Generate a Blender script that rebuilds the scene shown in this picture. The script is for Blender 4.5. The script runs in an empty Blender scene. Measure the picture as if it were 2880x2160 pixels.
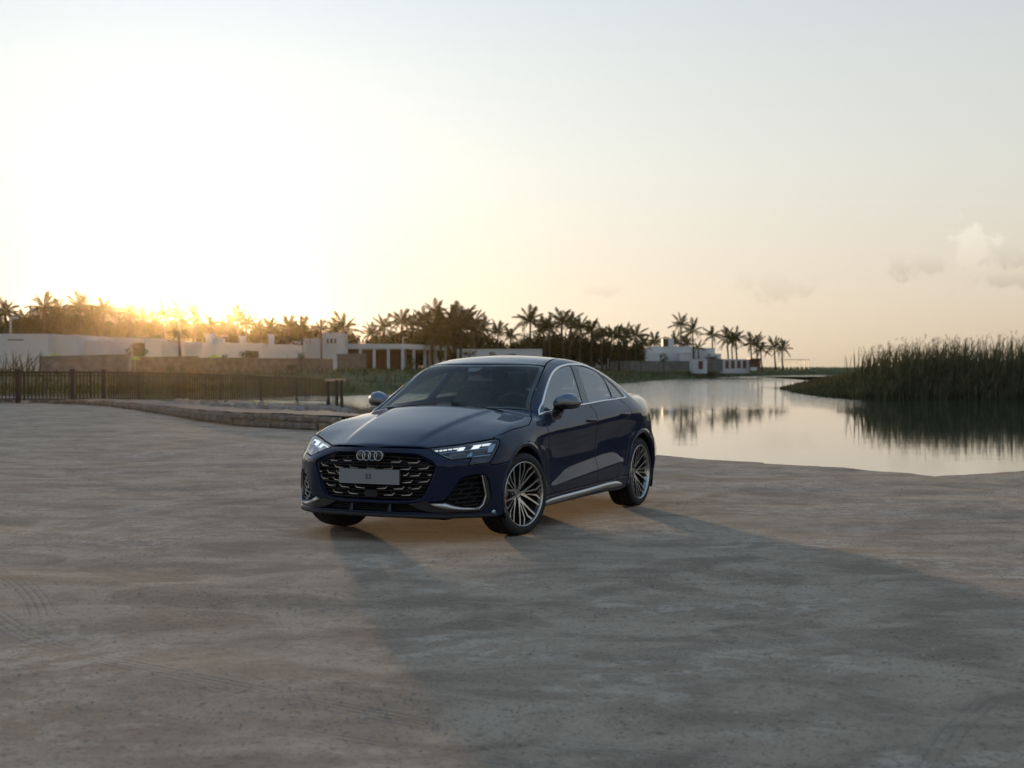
import bpy, bmesh, math, random
import numpy as np
from mathutils import Vector, Matrix
from mathutils import geometry as mgeo
COL = bpy.context.scene.collection
sc = bpy.context.scene
random.seed(7); RNG = np.random.default_rng(11)
EYE, FPX = 1.318, 4136.            # eye height; focal length in pixels of the 2880 px wide photograph
cd = bpy.data.cameras.new('camera'); cam = bpy.data.objects.new('camera', cd); COL.objects.link(cam); sc.camera = cam
cam.location = (0, 0, EYE); cam.rotation_euler = (math.pi/2, 0, 0)
cd.sensor_width = 36; cd.lens = FPX/2880*36; cd.shift_y = -51/2880; cd.clip_start = .1; cd.clip_end = 30000
cd.dof.use_dof = True; cd.dof.focus_distance = 11.6; cd.dof.aperture_fstop = 3.4
SUN_AZ, SUN_EL = math.radians(-12.87), math.radians(2.75)
SUN_DIR = Vector((math.sin(SUN_AZ)*math.cos(SUN_EL), math.cos(SUN_AZ)*math.cos(SUN_EL), math.sin(SUN_EL)))
sl = bpy.data.lights.new('sun', 'SUN'); sl.energy = 1.75; sl.angle = math.radians(1.4); sl.color = (1., .62, .30)
sun = bpy.data.objects.new('sun', sl); COL.objects.link(sun); sun.rotation_euler = SUN_DIR.to_track_quat('Z', 'Y').to_euler(); sun.location = (-8, 35, 12)
sc.view_settings.view_transform = 'Standard'; sc.view_settings.look = 'None'; sc.view_settings.gamma = 1.; sc.view_settings.use_curve_mapping = False
sc.view_settings.exposure = 1.5
sc.cycles.use_denoising = True; sc.cycles.max_bounces = 8; sc.cycles.transparent_max_bounces = 24; sc.cycles.volume_bounces = 0
sc.cycles.sample_clamp_indirect = 8; sc.cycles.caustics_reflective = False; sc.cycles.caustics_refractive = False
def build_world():
    w = bpy.data.worlds.new('World'); sc.world = w; w.use_nodes = True; nt = w.node_tree; N = nt.nodes; L = nt.links
    bg = N['Background']; bg.inputs['Strength'].default_value = .10
    sk = N.new('ShaderNodeTexSky'); sk.sky_type = 'NISHITA'; sk.sun_disc = False; sk.sun_elevation = SUN_EL; sk.sun_rotation = SUN_AZ
    sk.air_density = 1.; sk.dust_density = 1.5; sk.ozone_density = 1.
    def math_(op, a, b=None, c=None):
        n = N.new('ShaderNodeMath'); n.operation = op
        for i, v in enumerate((a, b, c)):
            if v is None: continue
            if isinstance(v, (int, float)): n.inputs[i].default_value = v
            else: L.new(v, n.inputs[i])
        return n.outputs[0]
    tc = N.new('ShaderNodeTexCoord'); sx = N.new('ShaderNodeSeparateXYZ'); L.new(tc.outputs['Generated'], sx.inputs[0])
    bw = N.new('ShaderNodeRGBToBW'); L.new(sk.outputs[0], bw.inputs[0])
    lum = math_('MULTIPLY', math_('POWER', math_('MAXIMUM', bw.outputs[0], .001), SKY_POW), SKY_GAIN)
    # hue by height: cream at the sea horizon, white above, pale blue overhead
    rp = N.new('ShaderNodeValToRGB'); cr = rp.color_ramp; L.new(math_('MAXIMUM', sx.outputs['Z'], 0.), rp.inputs[0])
    for i, (p, c) in enumerate(SKY_TINT):
        e = cr.elements[i] if i < 2 else cr.elements.new(p); e.position = p; e.color = (*c, 1)
    sc_ = N.new('ShaderNodeMix'); sc_.data_type = 'RGBA'; sc_.blend_type = 'MULTIPLY'; sc_.inputs['Factor'].default_value = 1.; L.new(rp.outputs[0], sc_.inputs['A']); L.new(lum, sc_.inputs['B'])
    # small fair-weather clouds low over the sea
    vm = N.new('ShaderNodeVectorMath'); vm.operation = 'DIVIDE'; L.new(tc.outputs['Generated'], vm.inputs[0])
    cy = N.new('ShaderNodeCombineXYZ'); ay = math_('MAXIMUM', sx.outputs['Y'], .02)
    for i in range(3): L.new(ay, cy.inputs[i])
    L.new(cy.outputs[0], vm.inputs[1]); sp = N.new('ShaderNodeSeparateXYZ'); L.new(vm.outputs[0], sp.inputs[0]); u, v = sp.outputs['X'], sp.outputs['Z']
    nz = N.new('ShaderNodeTexNoise'); nz.inputs['Scale'].default_value = 55.; nz.inputs['Detail'].default_value = 6.; nz.inputs['Roughness'].default_value = .58; L.new(vm.outputs[0], nz.inputs['Vector'])
    col = sc_.outputs['Result']
    for (cu, cv, ru, rv, dens, lit) in CLOUDS:
        du = math_('DIVIDE', math_('SUBTRACT', u, cu), ru); dv = math_('DIVIDE', math_('SUBTRACT', v, cv), rv)
        r = math_('SQRT', math_('ADD', math_('MULTIPLY', du, du), math_('MULTIPLY', dv, dv)))
        f = math_('SUBTRACT', math_('ADD', math_('MULTIPLY', nz.outputs['Fac'], 3.2), -.62), r)
        mr = N.new('ShaderNodeMapRange'); mr.interpolation_type = 'SMOOTHSTEP'; mr.inputs['From Min'].default_value = .12; mr.inputs['From Max'].default_value = .55; mr.inputs['To Max'].default_value = dens; L.new(f, mr.inputs['Value'])
        fwd = N.new('ShaderNodeMath'); fwd.operation = 'GREATER_THAN'; L.new(sx.outputs['Y'], fwd.inputs[0]); fwd.inputs[1].default_value = .3
        k = math_('MULTIPLY', mr.outputs['Result'], fwd.outputs[0])
        # lit crown, greyer belly
        sh = N.new('ShaderNodeMapRange'); sh.inputs['From Min'].default_value = -1.; sh.inputs['From Max'].default_value = 1.; sh.inputs['To Min'].default_value = lit*.80; sh.inputs['To Max'].default_value = lit*1.08; L.new(dv, sh.inputs['Value'])
        cc_ = N.new('ShaderNodeMix'); cc_.data_type = 'RGBA'; cc_.blend_type = 'MULTIPLY'; cc_.inputs['Factor'].default_value = 1.; L.new(col, cc_.inputs['A']); L.new(sh.outputs['Result'], cc_.inputs['B'])
        m = N.new('ShaderNodeMix'); m.data_type = 'RGBA'; L.new(k, m.inputs['Factor']); L.new(col, m.inputs['A']); L.new(cc_.outputs['Result'], m.inputs['B']); col = m.outputs['Result']
    L.new(col, bg.inputs['Color'])
SKY_POW, SKY_GAIN = .28, 1.84
SKY_TINT = [(0., (1.0, .81, .59)), (.06, (1.0, .885, .71)), (.13, (1.0, 1.0, .90)), (.20, (.98, 1.02, 1.0)), (.28, (.90, 1.01, 1.09)), (.40, (.72, .90, 1.10)), (.62, (.70, .96, 1.30)), (1., (.64, 1.0, 1.50))]
def dirpx(px, py): return ((px-1440)/FPX, (1029-py)/FPX)
CLOUDS = [(*dirpx(2725, 712), .024, .030, .9, 1.16), (*dirpx(2600, 748), .034, .010, .8, .95), (*dirpx(2840, 788), .028, .007, .8, .93), (*dirpx(2190, 800), .030, .013, .6, .955), (*dirpx(2850, 705), .026, .013, .8, 1.0), (*dirpx(1700, 812), .018, .006, .45, .96)]
build_world()
# ------------------------------------------------------------------ materials
def pbr(name, col, rough=.5, metal=0., coat=0., coat_rough=.03, spec=.5, var=.08, scale=6., bump=0., bscale=40., rvar=.0, detail=4., emit=None):
    m = bpy.data.materials.new(name); m.use_nodes = True; nt = m.node_tree; b = nt.nodes['Principled BSDF']
    tc = nt.nodes.new('ShaderNodeTexCoord'); nz = nt.nodes.new('ShaderNodeTexNoise'); nz.inputs['Scale'].default_value = scale; nz.inputs['Detail'].default_value = detail
    nt.links.new(tc.outputs['Object'], nz.inputs['Vector'])
    rp = nt.nodes.new('ShaderNodeValToRGB'); e = rp.color_ramp.elements; e[0].position, e[1].position = .3, .7
    e[0].color = (*[c*(1-var) for c in col], 1); e[1].color = (*[min(1, c*(1+var)) for c in col], 1)
    nt.links.new(nz.outputs['Fac'], rp.inputs['Fac']); nt.links.new(rp.outputs['Color'], b.inputs['Base Color'])
    b.inputs['Roughness'].default_value = rough; b.inputs['Metallic'].default_value = metal; b.inputs['Coat Weight'].default_value = coat
    b.inputs['Coat Roughness'].default_value = coat_rough; b.inputs['Specular IOR Level'].default_value = spec
    if rvar:
        mr = nt.nodes.new('ShaderNodeMapRange'); mr.inputs['To Min'].default_value = rough - rvar; mr.inputs['To Max'].default_value = rough + rvar
        nt.links.new(nz.outputs['Fac'], mr.inputs['Value']); nt.links.new(mr.outputs['Result'], b.inputs['Roughness'])
    if bump:
        n2 = nt.nodes.new('ShaderNodeTexNoise'); n2.inputs['Scale'].default_value = bscale; n2.inputs['Detail'].default_value = 5; nt.links.new(tc.outputs['Object'], n2.inputs['Vector'])
        bp = nt.nodes.new('ShaderNodeBump'); bp.inputs['Strength'].default_value = bump; bp.inputs['Distance'].default_value = .02
        nt.links.new(n2.outputs['Fac'], bp.inputs['Height']); nt.links.new(bp.outputs['Normal'], b.inputs['Normal'])
    if emit:
        b.inputs['Emission Color'].default_value = (*emit[0], 1); b.inputs['Emission Strength'].default_value = emit[1]
    return m
def glass_mat(name, tint, refl=1.0, rough=.0, ior=1.55):
    # thin pane: tinted see-through plus mirror reflection by Fresnel
    m = bpy.data.materials.new(name); m.use_nodes = True; nt = m.node_tree; nt.nodes.clear()
    o = nt.nodes.new('ShaderNodeOutputMaterial'); t = nt.nodes.new('ShaderNodeBsdfTransparent'); g = nt.nodes.new('ShaderNodeBsdfGlossy'); x = nt.nodes.new('ShaderNodeMixShader'); f = nt.nodes.new('ShaderNodeFresnel')
    f.inputs['IOR'].default_value = ior; t.inputs['Color'].default_value = (*tint, 1); g.inputs['Roughness'].default_value = rough; g.inputs['Color'].default_value = (refl, refl, refl, 1)
    # same reflectance seen from inside the cabin as from outside
    ge = nt.nodes.new('ShaderNodeNewGeometry'); fi = nt.nodes.new('ShaderNodeMath'); fi.operation = 'MULTIPLY_ADD'; fi.inputs[1].default_value = 1/ior - ior; fi.inputs[2].default_value = ior; nt.links.new(ge.outputs['Backfacing'], fi.inputs[0]); nt.links.new(fi.outputs[0], f.inputs['IOR'])
    nz = nt.nodes.new('ShaderNodeTexNoise'); nz.inputs['Scale'].default_value = 3.; tc = nt.nodes.new('ShaderNodeTexCoord'); nt.links.new(tc.outputs['Object'], nz.inputs['Vector'])
    mr = nt.nodes.new('ShaderNodeMapRange'); mr.inputs['To Min'].default_value = .8; mr.inputs['To Max'].default_value = 1.0; nt.links.new(nz.outputs['Fac'], mr.inputs['Value'])
    mx = nt.nodes.new('ShaderNodeMix'); mx.data_type = 'RGBA'; mx.blend_type = 'MULTIPLY'; mx.inputs['Factor'].default_value = 1.; mx.inputs['A'].default_value = (*tint, 1); nt.links.new(mr.outputs['Result'], mx.inputs['B']); nt.links.new(mx.outputs['Result'], t.inputs['Color'])
    nt.links.new(f.outputs['Fac'], x.inputs['Fac']); nt.links.new(t.outputs[0], x.inputs[1]); nt.links.new(g.outputs[0], x.inputs[2]); nt.links.new(x.outputs[0], o.inputs['Surface'])
    return m
# ------------------------------------------------------------------ mesh helpers
def mesh_obj(name, verts, faces, mats, parent=None, smooth=True, mat_idx=None, normals=None, matrix=None):
    me = bpy.data.meshes.new(name)
    me.from_pydata([tuple(map(float, v)) for v in verts], [], [tuple(int(i) for i in f) for f in faces])
    for m in (mats if isinstance(mats, (list, tuple)) else [mats]): me.materials.append(m)
    if mat_idx is not None: me.polygons.foreach_set('material_index', np.asarray(mat_idx, np.int32))
    me.polygons.foreach_set('use_smooth', np.full(len(me.polygons), bool(smooth)))
    if normals is not None: me.normals_split_custom_set_from_vertices([tuple(map(float, n)) for n in normals])
    me.update()
    o = bpy.data.objects.new(name, me); COL.objects.link(o)
    if parent is not None: o.parent = parent
    if matrix is not None: o.matrix_local = matrix
    return o
def empty(name, label=None, cat=None, group=None, loc=(0, 0, 0), rz=0., kind=None):
    o = bpy.data.objects.new(name, None); COL.objects.link(o); o.location = loc; o.rotation_euler = (0, 0, rz)
    o.empty_display_size = .1
    return tag(o, label, cat, group, kind)
def tag(o, label=None, cat=None, group=None, kind=None):
    for k, v in (('label', label), ('category', cat), ('group', group), ('kind', kind)):
        if v: o[k] = v
    return o
class MB:
    # collects primitives, then links them as ONE mesh object
    def __init__(s): s.v, s.f, s.m = [], [], []
    def add(s, v, f, m=0):
        b = len(s.v); s.v += [tuple(p) for p in v]; s.f += [tuple(b + i for i in q) for q in f]; s.m += [m]*len(f); return s
    def box(s, a, b, m=0, taper=0.):
        (x0, y0, z0), (x1, y1, z1) = a, b; t = taper
        v = [(x0, y0, z0), (x1, y0, z0), (x1, y1, z0), (x0, y1, z0), (x0+t, y0+t, z1), (x1-t, y0+t, z1), (x1-t, y1-t, z1), (x0+t, y1-t, z1)]
        return s.add(v, [(3, 2, 1, 0), (4, 5, 6, 7), (0, 1, 5, 4), (1, 2, 6, 5), (2, 3, 7, 6), (3, 0, 4, 7)], m)
    def tube(s, pts, rad, n=6, m=0, cap=True):
        pts = [Vector(p) for p in pts]; rad = rad if isinstance(rad, (list, tuple)) else [rad]*len(pts); rings = []; ref = None
        for i, p in enumerate(pts):
            d = (pts[min(i+1, len(pts)-1)] - pts[max(i-1, 0)]).normalized()
            if ref is None: ref = Vector((0, 0, 1)) if abs(d.z) < .9 else Vector((1, 0, 0))
            a = d.cross(ref).normalized(); b = a.cross(d).normalized(); ref = b
            rings.append([p + rad[i]*(math.cos(2*math.pi*k/n)*a + math.sin(2*math.pi*k/n)*b) for k in range(n)])
        v = [q for r in rings for q in r]; f = []
        for i in range(len(pts)-1):
            for k in range(n): f.append((i*n+k, i*n+(k+1) % n, (i+1)*n+(k+1) % n, (i+1)*n+k))
        if cap: f += [tuple(range(n-1, -1, -1)), tuple((len(pts)-1)*n + k for k in range(n))]
        return s.add(v, f, m)
    def lathe(s, prof, n=48, axis='y', m=0, closed=False):
        # prof: (axial, radius) pairs
        v, f = [], []; k = len(prof)
        for i in range(n):
            a = 2*math.pi*i/n; c, q = math.cos(a), math.sin(a)
            for (h, r) in prof: v.append((r*c, h, r*q) if axis == 'y' else (r*c, r*q, h))
        for i in range(n):
            j = (i+1) % n
            for t in range(k if closed else k-1):
                u = (t+1) % k; f.append((i*k+t, i*k+u, j*k+u, j*k+t))
        return s.add(v, f, m)
    def prism(s, poly, axis, a, b, m=0):
        # polygon in the two other axes (in order), extruded along axis from a to b
        n = len(poly)
        def P(u, w, t):
            return {'x': (t, u, w), 'y': (u, t, w), 'z': (u, w, t)}[axis]
        v = [P(u, w, a) for u, w in poly] + [P(u, w, b) for u, w in poly]
        f = [tuple(range(n)), tuple(range(2*n-1, n-1, -1))] + [(i, n+i, n+(i+1) % n, (i+1) % n) for i in range(n)]
        return s.add(v, f, m)
    def build(s, name, mats, parent=None, smooth=False, fix=True):
        o = mesh_obj(name, s.v, s.f, mats, parent, smooth, s.m)
        if fix:
            bm = bmesh.new(); bm.from_mesh(o.data); bmesh.ops.recalc_face_normals(bm, faces=bm.faces); bm.to_mesh(o.data); bm.free()
        return o
def flip_copy(o, name=None, parent=None):
    # mirrored copy of a car part (y -> -y)
    me = o.data; n = len(me.vertices); co = np.empty(n*3); me.vertices.foreach_get('co', co); co = co.reshape(-1, 3)*[1, -1, 1]
    faces = [tuple(reversed(p.vertices)) for p in me.polygons]; idx = [p.material_index for p in me.polygons]
    nr = None
    if me.has_custom_normals:
        nr = np.zeros((n, 3)); cn = np.empty(len(me.loops)*3); me.corner_normals.foreach_get('vector', cn); li = np.empty(len(me.loops), np.int32)
        me.loops.foreach_get('vertex_index', li); nr[li] = cn.reshape(-1, 3)*[1, -1, 1]
    sm = len(me.polygons) > 0 and me.polygons[0].use_smooth
    return mesh_obj(name or o.name.split('.')[0], co, faces, list(me.materials), parent or o.parent, sm, idx, nr)

# ------------------------------------------------------------------ body panels cut from the car surface
def on_side(pts):
    p = np.array([(x, 1.15, z) for x, z in pts]); return march(p, np.tile([0., -1, 0], (len(p), 1)), 0, 1.1, 60)
def on_top(pts):
    p = np.array([(x, y, 1.6) for x, y in pts]); return march(p, np.tile([0., 0, -1], (len(p), 1)), 0, 1.3, 60)
def on_front(pts):
    p = np.array([(1.15, y, z) for y, z in pts]); return march(p, np.tile([-1., 0, 0], (len(p), 1)), 0, 1.1, 60)
class Chart:
    def __init__(s, kind, a=0., b=0.): s.k, s.a, s.b = kind, a, b
    def uv(s, p):
        p = np.asarray(p, float); x, y, z = p[:, 0], p[:, 1], p[:, 2]
        if s.k == 'wrap': return np.stack([x, np.arctan2(z - s.b, y - s.a)*.6], 1)
        if s.k == 'arch': return np.stack([x, -np.arctan2(y, z - s.b)*(1.0 - s.b*.3)], 1)
        if s.k == 'front': return np.stack([np.arctan2(y, x - s.a)*.75, z], 1)
        if s.k == 'rear': return np.stack([np.arctan2(y, s.a - x)*.75, z], 1)
    def pos(s, uv):
        u, v = uv[:, 0], uv[:, 1]; o = np.zeros_like(u)
        if s.k == 'wrap':
            c, q = np.cos(v/.6), np.sin(v/.6); d = np.stack([o, -c, -q], 1); O = np.stack([u, s.a + 0*o, s.b + 0*o], 1) - 1.2*d
        elif s.k == 'arch':
            t = -v/(1.0 - s.b*.3); c, q = np.cos(t), np.sin(t); d = np.stack([o, -q, -c], 1); O = np.stack([u, o, s.b + 0*o], 1) - 1.45*d
        elif s.k == 'front':
            c, q = np.cos(u/.75), np.sin(u/.75); d = np.stack([-c, -q, o], 1); O = np.stack([s.a + 0*o, o, v], 1) - 1.3*d
        else:
            c, q = np.cos(u/.75), np.sin(u/.75); d = np.stack([c, -q, o], 1); O = np.stack([s.a + 0*o, o, v], 1) - 1.4*d
        return march(O, d, 0, 1.35, 64)
def area2(P): x, y = P[:, 0], P[:, 1]; return .5*np.sum(x*np.roll(y, -1) - np.roll(x, -1)*y)
def resample(P, step, corner=38.):
    # smooth closed polyline: Catmull-Rom between corners, even spacing
    n = len(P); a = P - np.roll(P, 1, 0); b = np.roll(P, -1, 0) - P
    ang = np.abs((np.degrees(np.arctan2(b[:, 1], b[:, 0]) - np.arctan2(a[:, 1], a[:, 0])) + 180) % 360 - 180)
    cor = ang > corner; out = []
    for i in range(n):
        p1, p2 = P[i], P[(i+1) % n]; p0 = P[i-1]; p3 = P[(i+2) % n]
        if cor[i]: p0 = 2*p1 - p2
        if cor[(i+1) % n]: p3 = 2*p2 - p1
        L = np.linalg.norm(p2 - p1); m = max(1, int(round(L/step)))
        # centripetal-ish tangents scaled to this span
        def tan(q0, q1, q2):
            l0, l1 = np.linalg.norm(q1-q0) + 1e-9, np.linalg.norm(q2-q1) + 1e-9
            t = ((q1-q0)/l0*l1 + (q2-q1)/l1*l0)/(l0+l1); return t*L
        t1, t2 = tan(p0, p1, p2), tan(p1, p2, p3)
        for k in range(m):
            t = k/m; out.append((2*t**3-3*t*t+1)*p1 + (t**3-2*t*t+t)*t1 + (-2*t**3+3*t*t)*p2 + (t**3-t*t)*t2)
    return np.array(out)
def inset(P, d):
    # move a closed loop to its left by d (inwards for a counter-clockwise loop)
    a = P - np.roll(P, 1, 0); b = np.roll(P, -1, 0) - P
    a /= np.linalg.norm(a, axis=1, keepdims=True) + 1e-12; b /= np.linalg.norm(b, axis=1, keepdims=True) + 1e-12
    na = np.stack([-a[:, 1], a[:, 0]], 1); nb = np.stack([-b[:, 1], b[:, 0]], 1); m = na + nb
    m /= np.maximum(np.linalg.norm(m, axis=1, keepdims=True), .5)
    c = np.clip(np.sum(m*na, 1), .45, 1)
    return P + m*(d/c)[:, None]
def inside(pt, P):
    x, y = pt[:, 0][:, None], pt[:, 1][:, None]; x1, y1 = P[:, 0][None], P[:, 1][None]; x2, y2 = np.roll(P[:, 0], -1)[None], np.roll(P[:, 1], -1)[None]
    c = ((y1 > y) != (y2 > y)) & (x < (x2 - x1)*(y - y1)/(y2 - y1 + 1e-15) + x1)
    return (c.sum(1) % 2) == 1
def near(pt, P):
    return np.min(np.linalg.norm(pt[:, None] - P[None], axis=2), axis=1)
def panel(name, outline, chart, mats, parent, holes=(), step=.022, gap=.003, edge=.012, rnd=.004, flange=.022, off=0., custom=True, dip=.002, corner=38., ne=.004):
    loops = []
    for k, L in enumerate([outline] + list(holes)):
        P = resample(chart.uv(L), edge, corner); ar = area2(P)
        if (ar < 0) != (k > 0): P = P[::-1]
        loops.append(inset(P, gap) if gap else P)
    inner = [inset(P, rnd) for P in loops]
    lo, hi = inner[0].min(0), inner[0].max(0)
    gx = np.arange(lo[0], hi[0], step); gy = np.arange(lo[1], hi[1], step*.866)
    G = np.array([(x + (.5*step if j % 2 else 0), y) for j, y in enumerate(gy) for x in gx])
    ok = inside(G, inner[0])
    for h in inner[1:]: ok &= ~inside(G, h)
    G = G[ok]
    for P in inner:
        if len(G): G = G[near(G, P) > edge*.7]
    V2 = np.concatenate(inner + [G]); E = []; b = 0
    for P in inner: E += [(b+i, b+(i+1) % len(P)) for i in range(len(P))]; b += len(P)
    r = mgeo.delaunay_2d_cdt([Vector(p) for p in V2], E, [], 0, 1e-7)
    v2 = np.array([tuple(p) for p in r[0]]); tri = [t for t in r[2] if len(t) == 3]
    cen = np.array([v2[list(t)].mean(0) for t in tri]); ok = inside(cen, inner[0])
    for h in inner[1:]: ok &= ~inside(cen, h)
    tri = [t for t, q in zip(tri, ok) if q]
    pos = chart.pos(v2); nor = grad_g(pos, ne)
    def offs(p): return off(p)[:, None] if callable(off) else off
    V = list(pos + nor*offs(pos)); N = list(nor); F = list(tri)
    # orientation: normal must face outwards
    t = tri[0]; fl = np.dot(np.cross(V[t[1]]-V[t[0]], V[t[2]]-V[t[0]]), nor[t[0]]) < 0
    if fl: F = [tuple(reversed(t)) for t in F]
    for P, Q in zip(loops, inner):
        n = len(P); pp = chart.pos(P); pn = grad_g(pp, ne); qp = chart.pos(Q); qn = grad_g(qp, ne)
        o = pp - qp; o -= pn*np.sum(o*pn, 1, keepdims=True); o /= np.linalg.norm(o, axis=1, keepdims=True) + 1e-9
        base = pp + pn*offs(pp); m1 = pn + o; m1 /= np.linalg.norm(m1, axis=1, keepdims=True)
        b = len(V)
        V += list(qp + qn*offs(qp)) + list(base - dip*pn) + list(base - dip*pn) + list(base - flange*pn)
        N += list(qn) + list(m1) + list(o) + list(o)
        for i in range(n):
            j = (i+1) % n
            for a0, a1 in ((0, 1), (2, 3)):
                q = (b+a0*n+i, b+a0*n+j, b+a1*n+j, b+a1*n+i)
                e = np.cross(V[q[1]]-V[q[0]], V[q[3]]-V[q[0]])
                F.append(q if np.dot(e, N[q[2]]) > 0 else tuple(reversed(q)))
    return mesh_obj(name, V, F, mats, parent, True, None, N if custom else None)
def ribbon(name, A, B, mat, parent, offA=0., offB=0., mid=None, closed=False, onsurf=True, smooth=True, back=None):
    # strip between two curves with the same number of points; mid lifts the middle row
    A, B = np.asarray(A, float), np.asarray(B, float)
    rows = []; nA = grad_g(A) if onsurf else np.zeros_like(A); nB = grad_g(B) if onsurf else nA
    rows.append(A + nA*offA)
    if mid is not None: M = .5*(A+B); rows.append(.5*(A + nA*offA + B + nB*offB) + (nA+nB)*.5*mid)
    rows.append(B + nB*offB)
    if back is not None:
        rows = [A + nA*(offA - back)] + rows + [B + nB*(offB - back)]
    n = len(A); V = np.concatenate(rows); F = []
    for r in range(len(rows)-1):
        for i in range(n if closed else n-1):
            j = (i+1) % n; F.append((r*n+i, r*n+j, (r+1)*n+j, (r+1)*n+i))
    t = F[len(F)//2]; nn = np.cross(V[t[1]]-V[t[0]], V[t[2]]-V[t[0]])
    if onsurf and np.dot(nn, nA[min(n-1, t[0] % n)]) < 0: F = [tuple(reversed(f)) for f in F]
    return mesh_obj(name, V, F, mat, parent, smooth)
def dense(P, step, closed=False):
    P = np.asarray(P, float); out = []
    for i in range(len(P) if closed else len(P)-1):
        a, b = P[i], P[(i+1) % len(P)]; m = max(1, int(round(np.linalg.norm(b-a)/step)))
        out += [a + (b-a)*k/m for k in range(m)]
    if not closed: out.append(P[-1])
    return np.array(out)
def even(P, n):
    P = np.asarray(P, float); d = np.concatenate([[0], np.cumsum(np.linalg.norm(np.diff(P, axis=0), axis=1))]); t = np.linspace(0, d[-1], n)
    return np.stack([np.interp(t, d, P[:, k]) for k in range(3)], 1)
# ------------------------------------------------------------------ ground, water, banks
def node_mat(name):
    m = bpy.data.materials.new(name); m.use_nodes = True; nt = m.node_tree; return m, nt, nt.nodes['Principled BSDF']
def ground_mat():
    m, nt, b = node_mat('dusty_gravel'); N, L = nt.nodes, nt.links
    def nz(scale, detail=5., rough=.55, vec=None, dist=0.):
        n = N.new('ShaderNodeTexNoise'); n.inputs['Scale'].default_value = scale; n.inputs['Detail'].default_value = detail; n.inputs['Roughness'].default_value = rough; n.inputs['Distortion'].default_value = dist
        L.new(vec or P, n.inputs['Vector']); return n.outputs['Fac']
    def mt(op, a, c=None, d=None):
        n = N.new('ShaderNodeMath'); n.operation = op
        for i, v in enumerate((a, c, d)):
            if v is None: continue
            if isinstance(v, (int, float)): n.inputs[i].default_value = v
            else: L.new(v, n.inputs[i])
        return n.outputs[0]
    def mr(v, a, c, lo=0., hi=1.):
        n = N.new('ShaderNodeMapRange'); n.interpolation_type = 'SMOOTHSTEP'; n.inputs['From Min'].default_value = a; n.inputs['From Max'].default_value = c; n.inputs['To Min'].default_value = lo; n.inputs['To Max'].default_value = hi; L.new(v, n.inputs['Value']); return n.outputs['Result']
    def mix(f, a, c, blend='MIX'):
        n = N.new('ShaderNodeMix'); n.data_type = 'RGBA'; n.blend_type = blend
        if isinstance(f, (int, float)): n.inputs['Factor'].default_value = f
        else: L.new(f, n.inputs['Factor'])
        for k, v in (('A', a), ('B', c)):
            if isinstance(v, tuple): n.inputs[k].default_value = (*v, 1)
            else: L.new(v, n.inputs[k])
        return n.outputs['Result']
    ge = N.new('ShaderNodeNewGeometry'); P = ge.outputs['Position']
    # wind- and tyre-swept streaks run roughly along x
    mp = N.new('ShaderNodeMapping'); mp.inputs['Rotation'].default_value = (0, 0, math.radians(8)); mp.inputs['Scale'].default_value = (.85, 1.05, 1); L.new(P, mp.inputs['Vector']); SV = mp.outputs['Vector']
    mp2 = N.new('ShaderNodeMapping'); mp2.inputs['Rotation'].default_value = (0, 0, math.radians(-14)); mp2.inputs['Scale'].default_value = (1., 1.15, 1); L.new(P, mp2.inputs['Vector']); SV2 = mp2.outputs['Vector']
    big = nz(.55, 5, .6, SV); mid = nz(1.7, 7, .66, SV, .6); st = nz(5.5, 6, .65, SV2, .3); grit = nz(46., 5, .7); fine = nz(190., 3, .6); coarse = nz(16., 5, .6)
    col = mix(mr(mid, .38, .62), (.262, .200, .145), (.450, .350, .258))
    col = mix(mr(big, .42, .62, 0, .55), col, (.365, .282, .207))
    # pale compacted dust patches
    pale = mt('MULTIPLY', mr(big, .49, .60), mr(st, .46, .58)); col = mix(mt('MULTIPLY', pale, .55), col, (.60, .50, .40))
    pale2 = mt('MULTIPLY', mr(mid, .57, .70), mr(coarse, .40, .60)); col = mix(mt('MULTIPLY', pale2, .5), col, (.45, .385, .315))
    # dark specks and grit
    col = mix(mr(grit, .54, .66, 0, .75), col, (.10, .084, .070)); col = mix(mr(fine, .56, .70, 0, .55), col, (.40, .34, .28))
    dk = mt('MULTIPLY', mr(coarse, .56, .68), mr(st, .36, .52)); col = mix(mt('MULTIPLY', dk, .5), col, (.085, .078, .074))
    # tyre tracks: grooves on wide arcs (centre x, centre y, radius, tread half width)
    sp = N.new('ShaderNodeSeparateXYZ'); L.new(P, sp.inputs[0]); X, Y = sp.outputs['X'], sp.outputs['Y']; track = None
    for (cx, cy, R, hw, th) in TRACKS:
        dx, dy = mt('SUBTRACT', X, cx), mt('SUBTRACT', Y, cy); d = mt('SUBTRACT', mt('SQRT', mt('ADD', mt('MULTIPLY', dx, dx), mt('MULTIPLY', dy, dy))), R)
        band = mr(mt('ABSOLUTE', d), hw*.8, hw, 1., 0.); rib = mt('SINE', mt('MULTIPLY', d, 6.283/.042))
        brk = mr(nz(.8, 3, .5), th - .10, th + .16)
        t = mt('MULTIPLY', mt('MULTIPLY', band, rib), brk); track = t if track is None else mt('ADD', track, t)
    col = mix(mt('MULTIPLY', mr(track, .1, .9), .35), col, (.30, .27, .235)); col = mix(mt('MULTIPLY', mr(mt('MULTIPLY', track, -1.), .1, .9), .35), col, (.10, .09, .082))
    L.new(col, b.inputs['Base Color']); b.inputs['Roughness'].default_value = .92; b.inputs['Specular IOR Level'].default_value = .18
    h = mt('ADD', mt('ADD', mt('MULTIPLY', grit, .020), mt('MULTIPLY', fine, .004)), mt('ADD', mt('MULTIPLY', coarse, .022), mt('MULTIPLY', st, .016)))
    h = mt('ADD', h, mt('MULTIPLY', track, .006))
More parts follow.
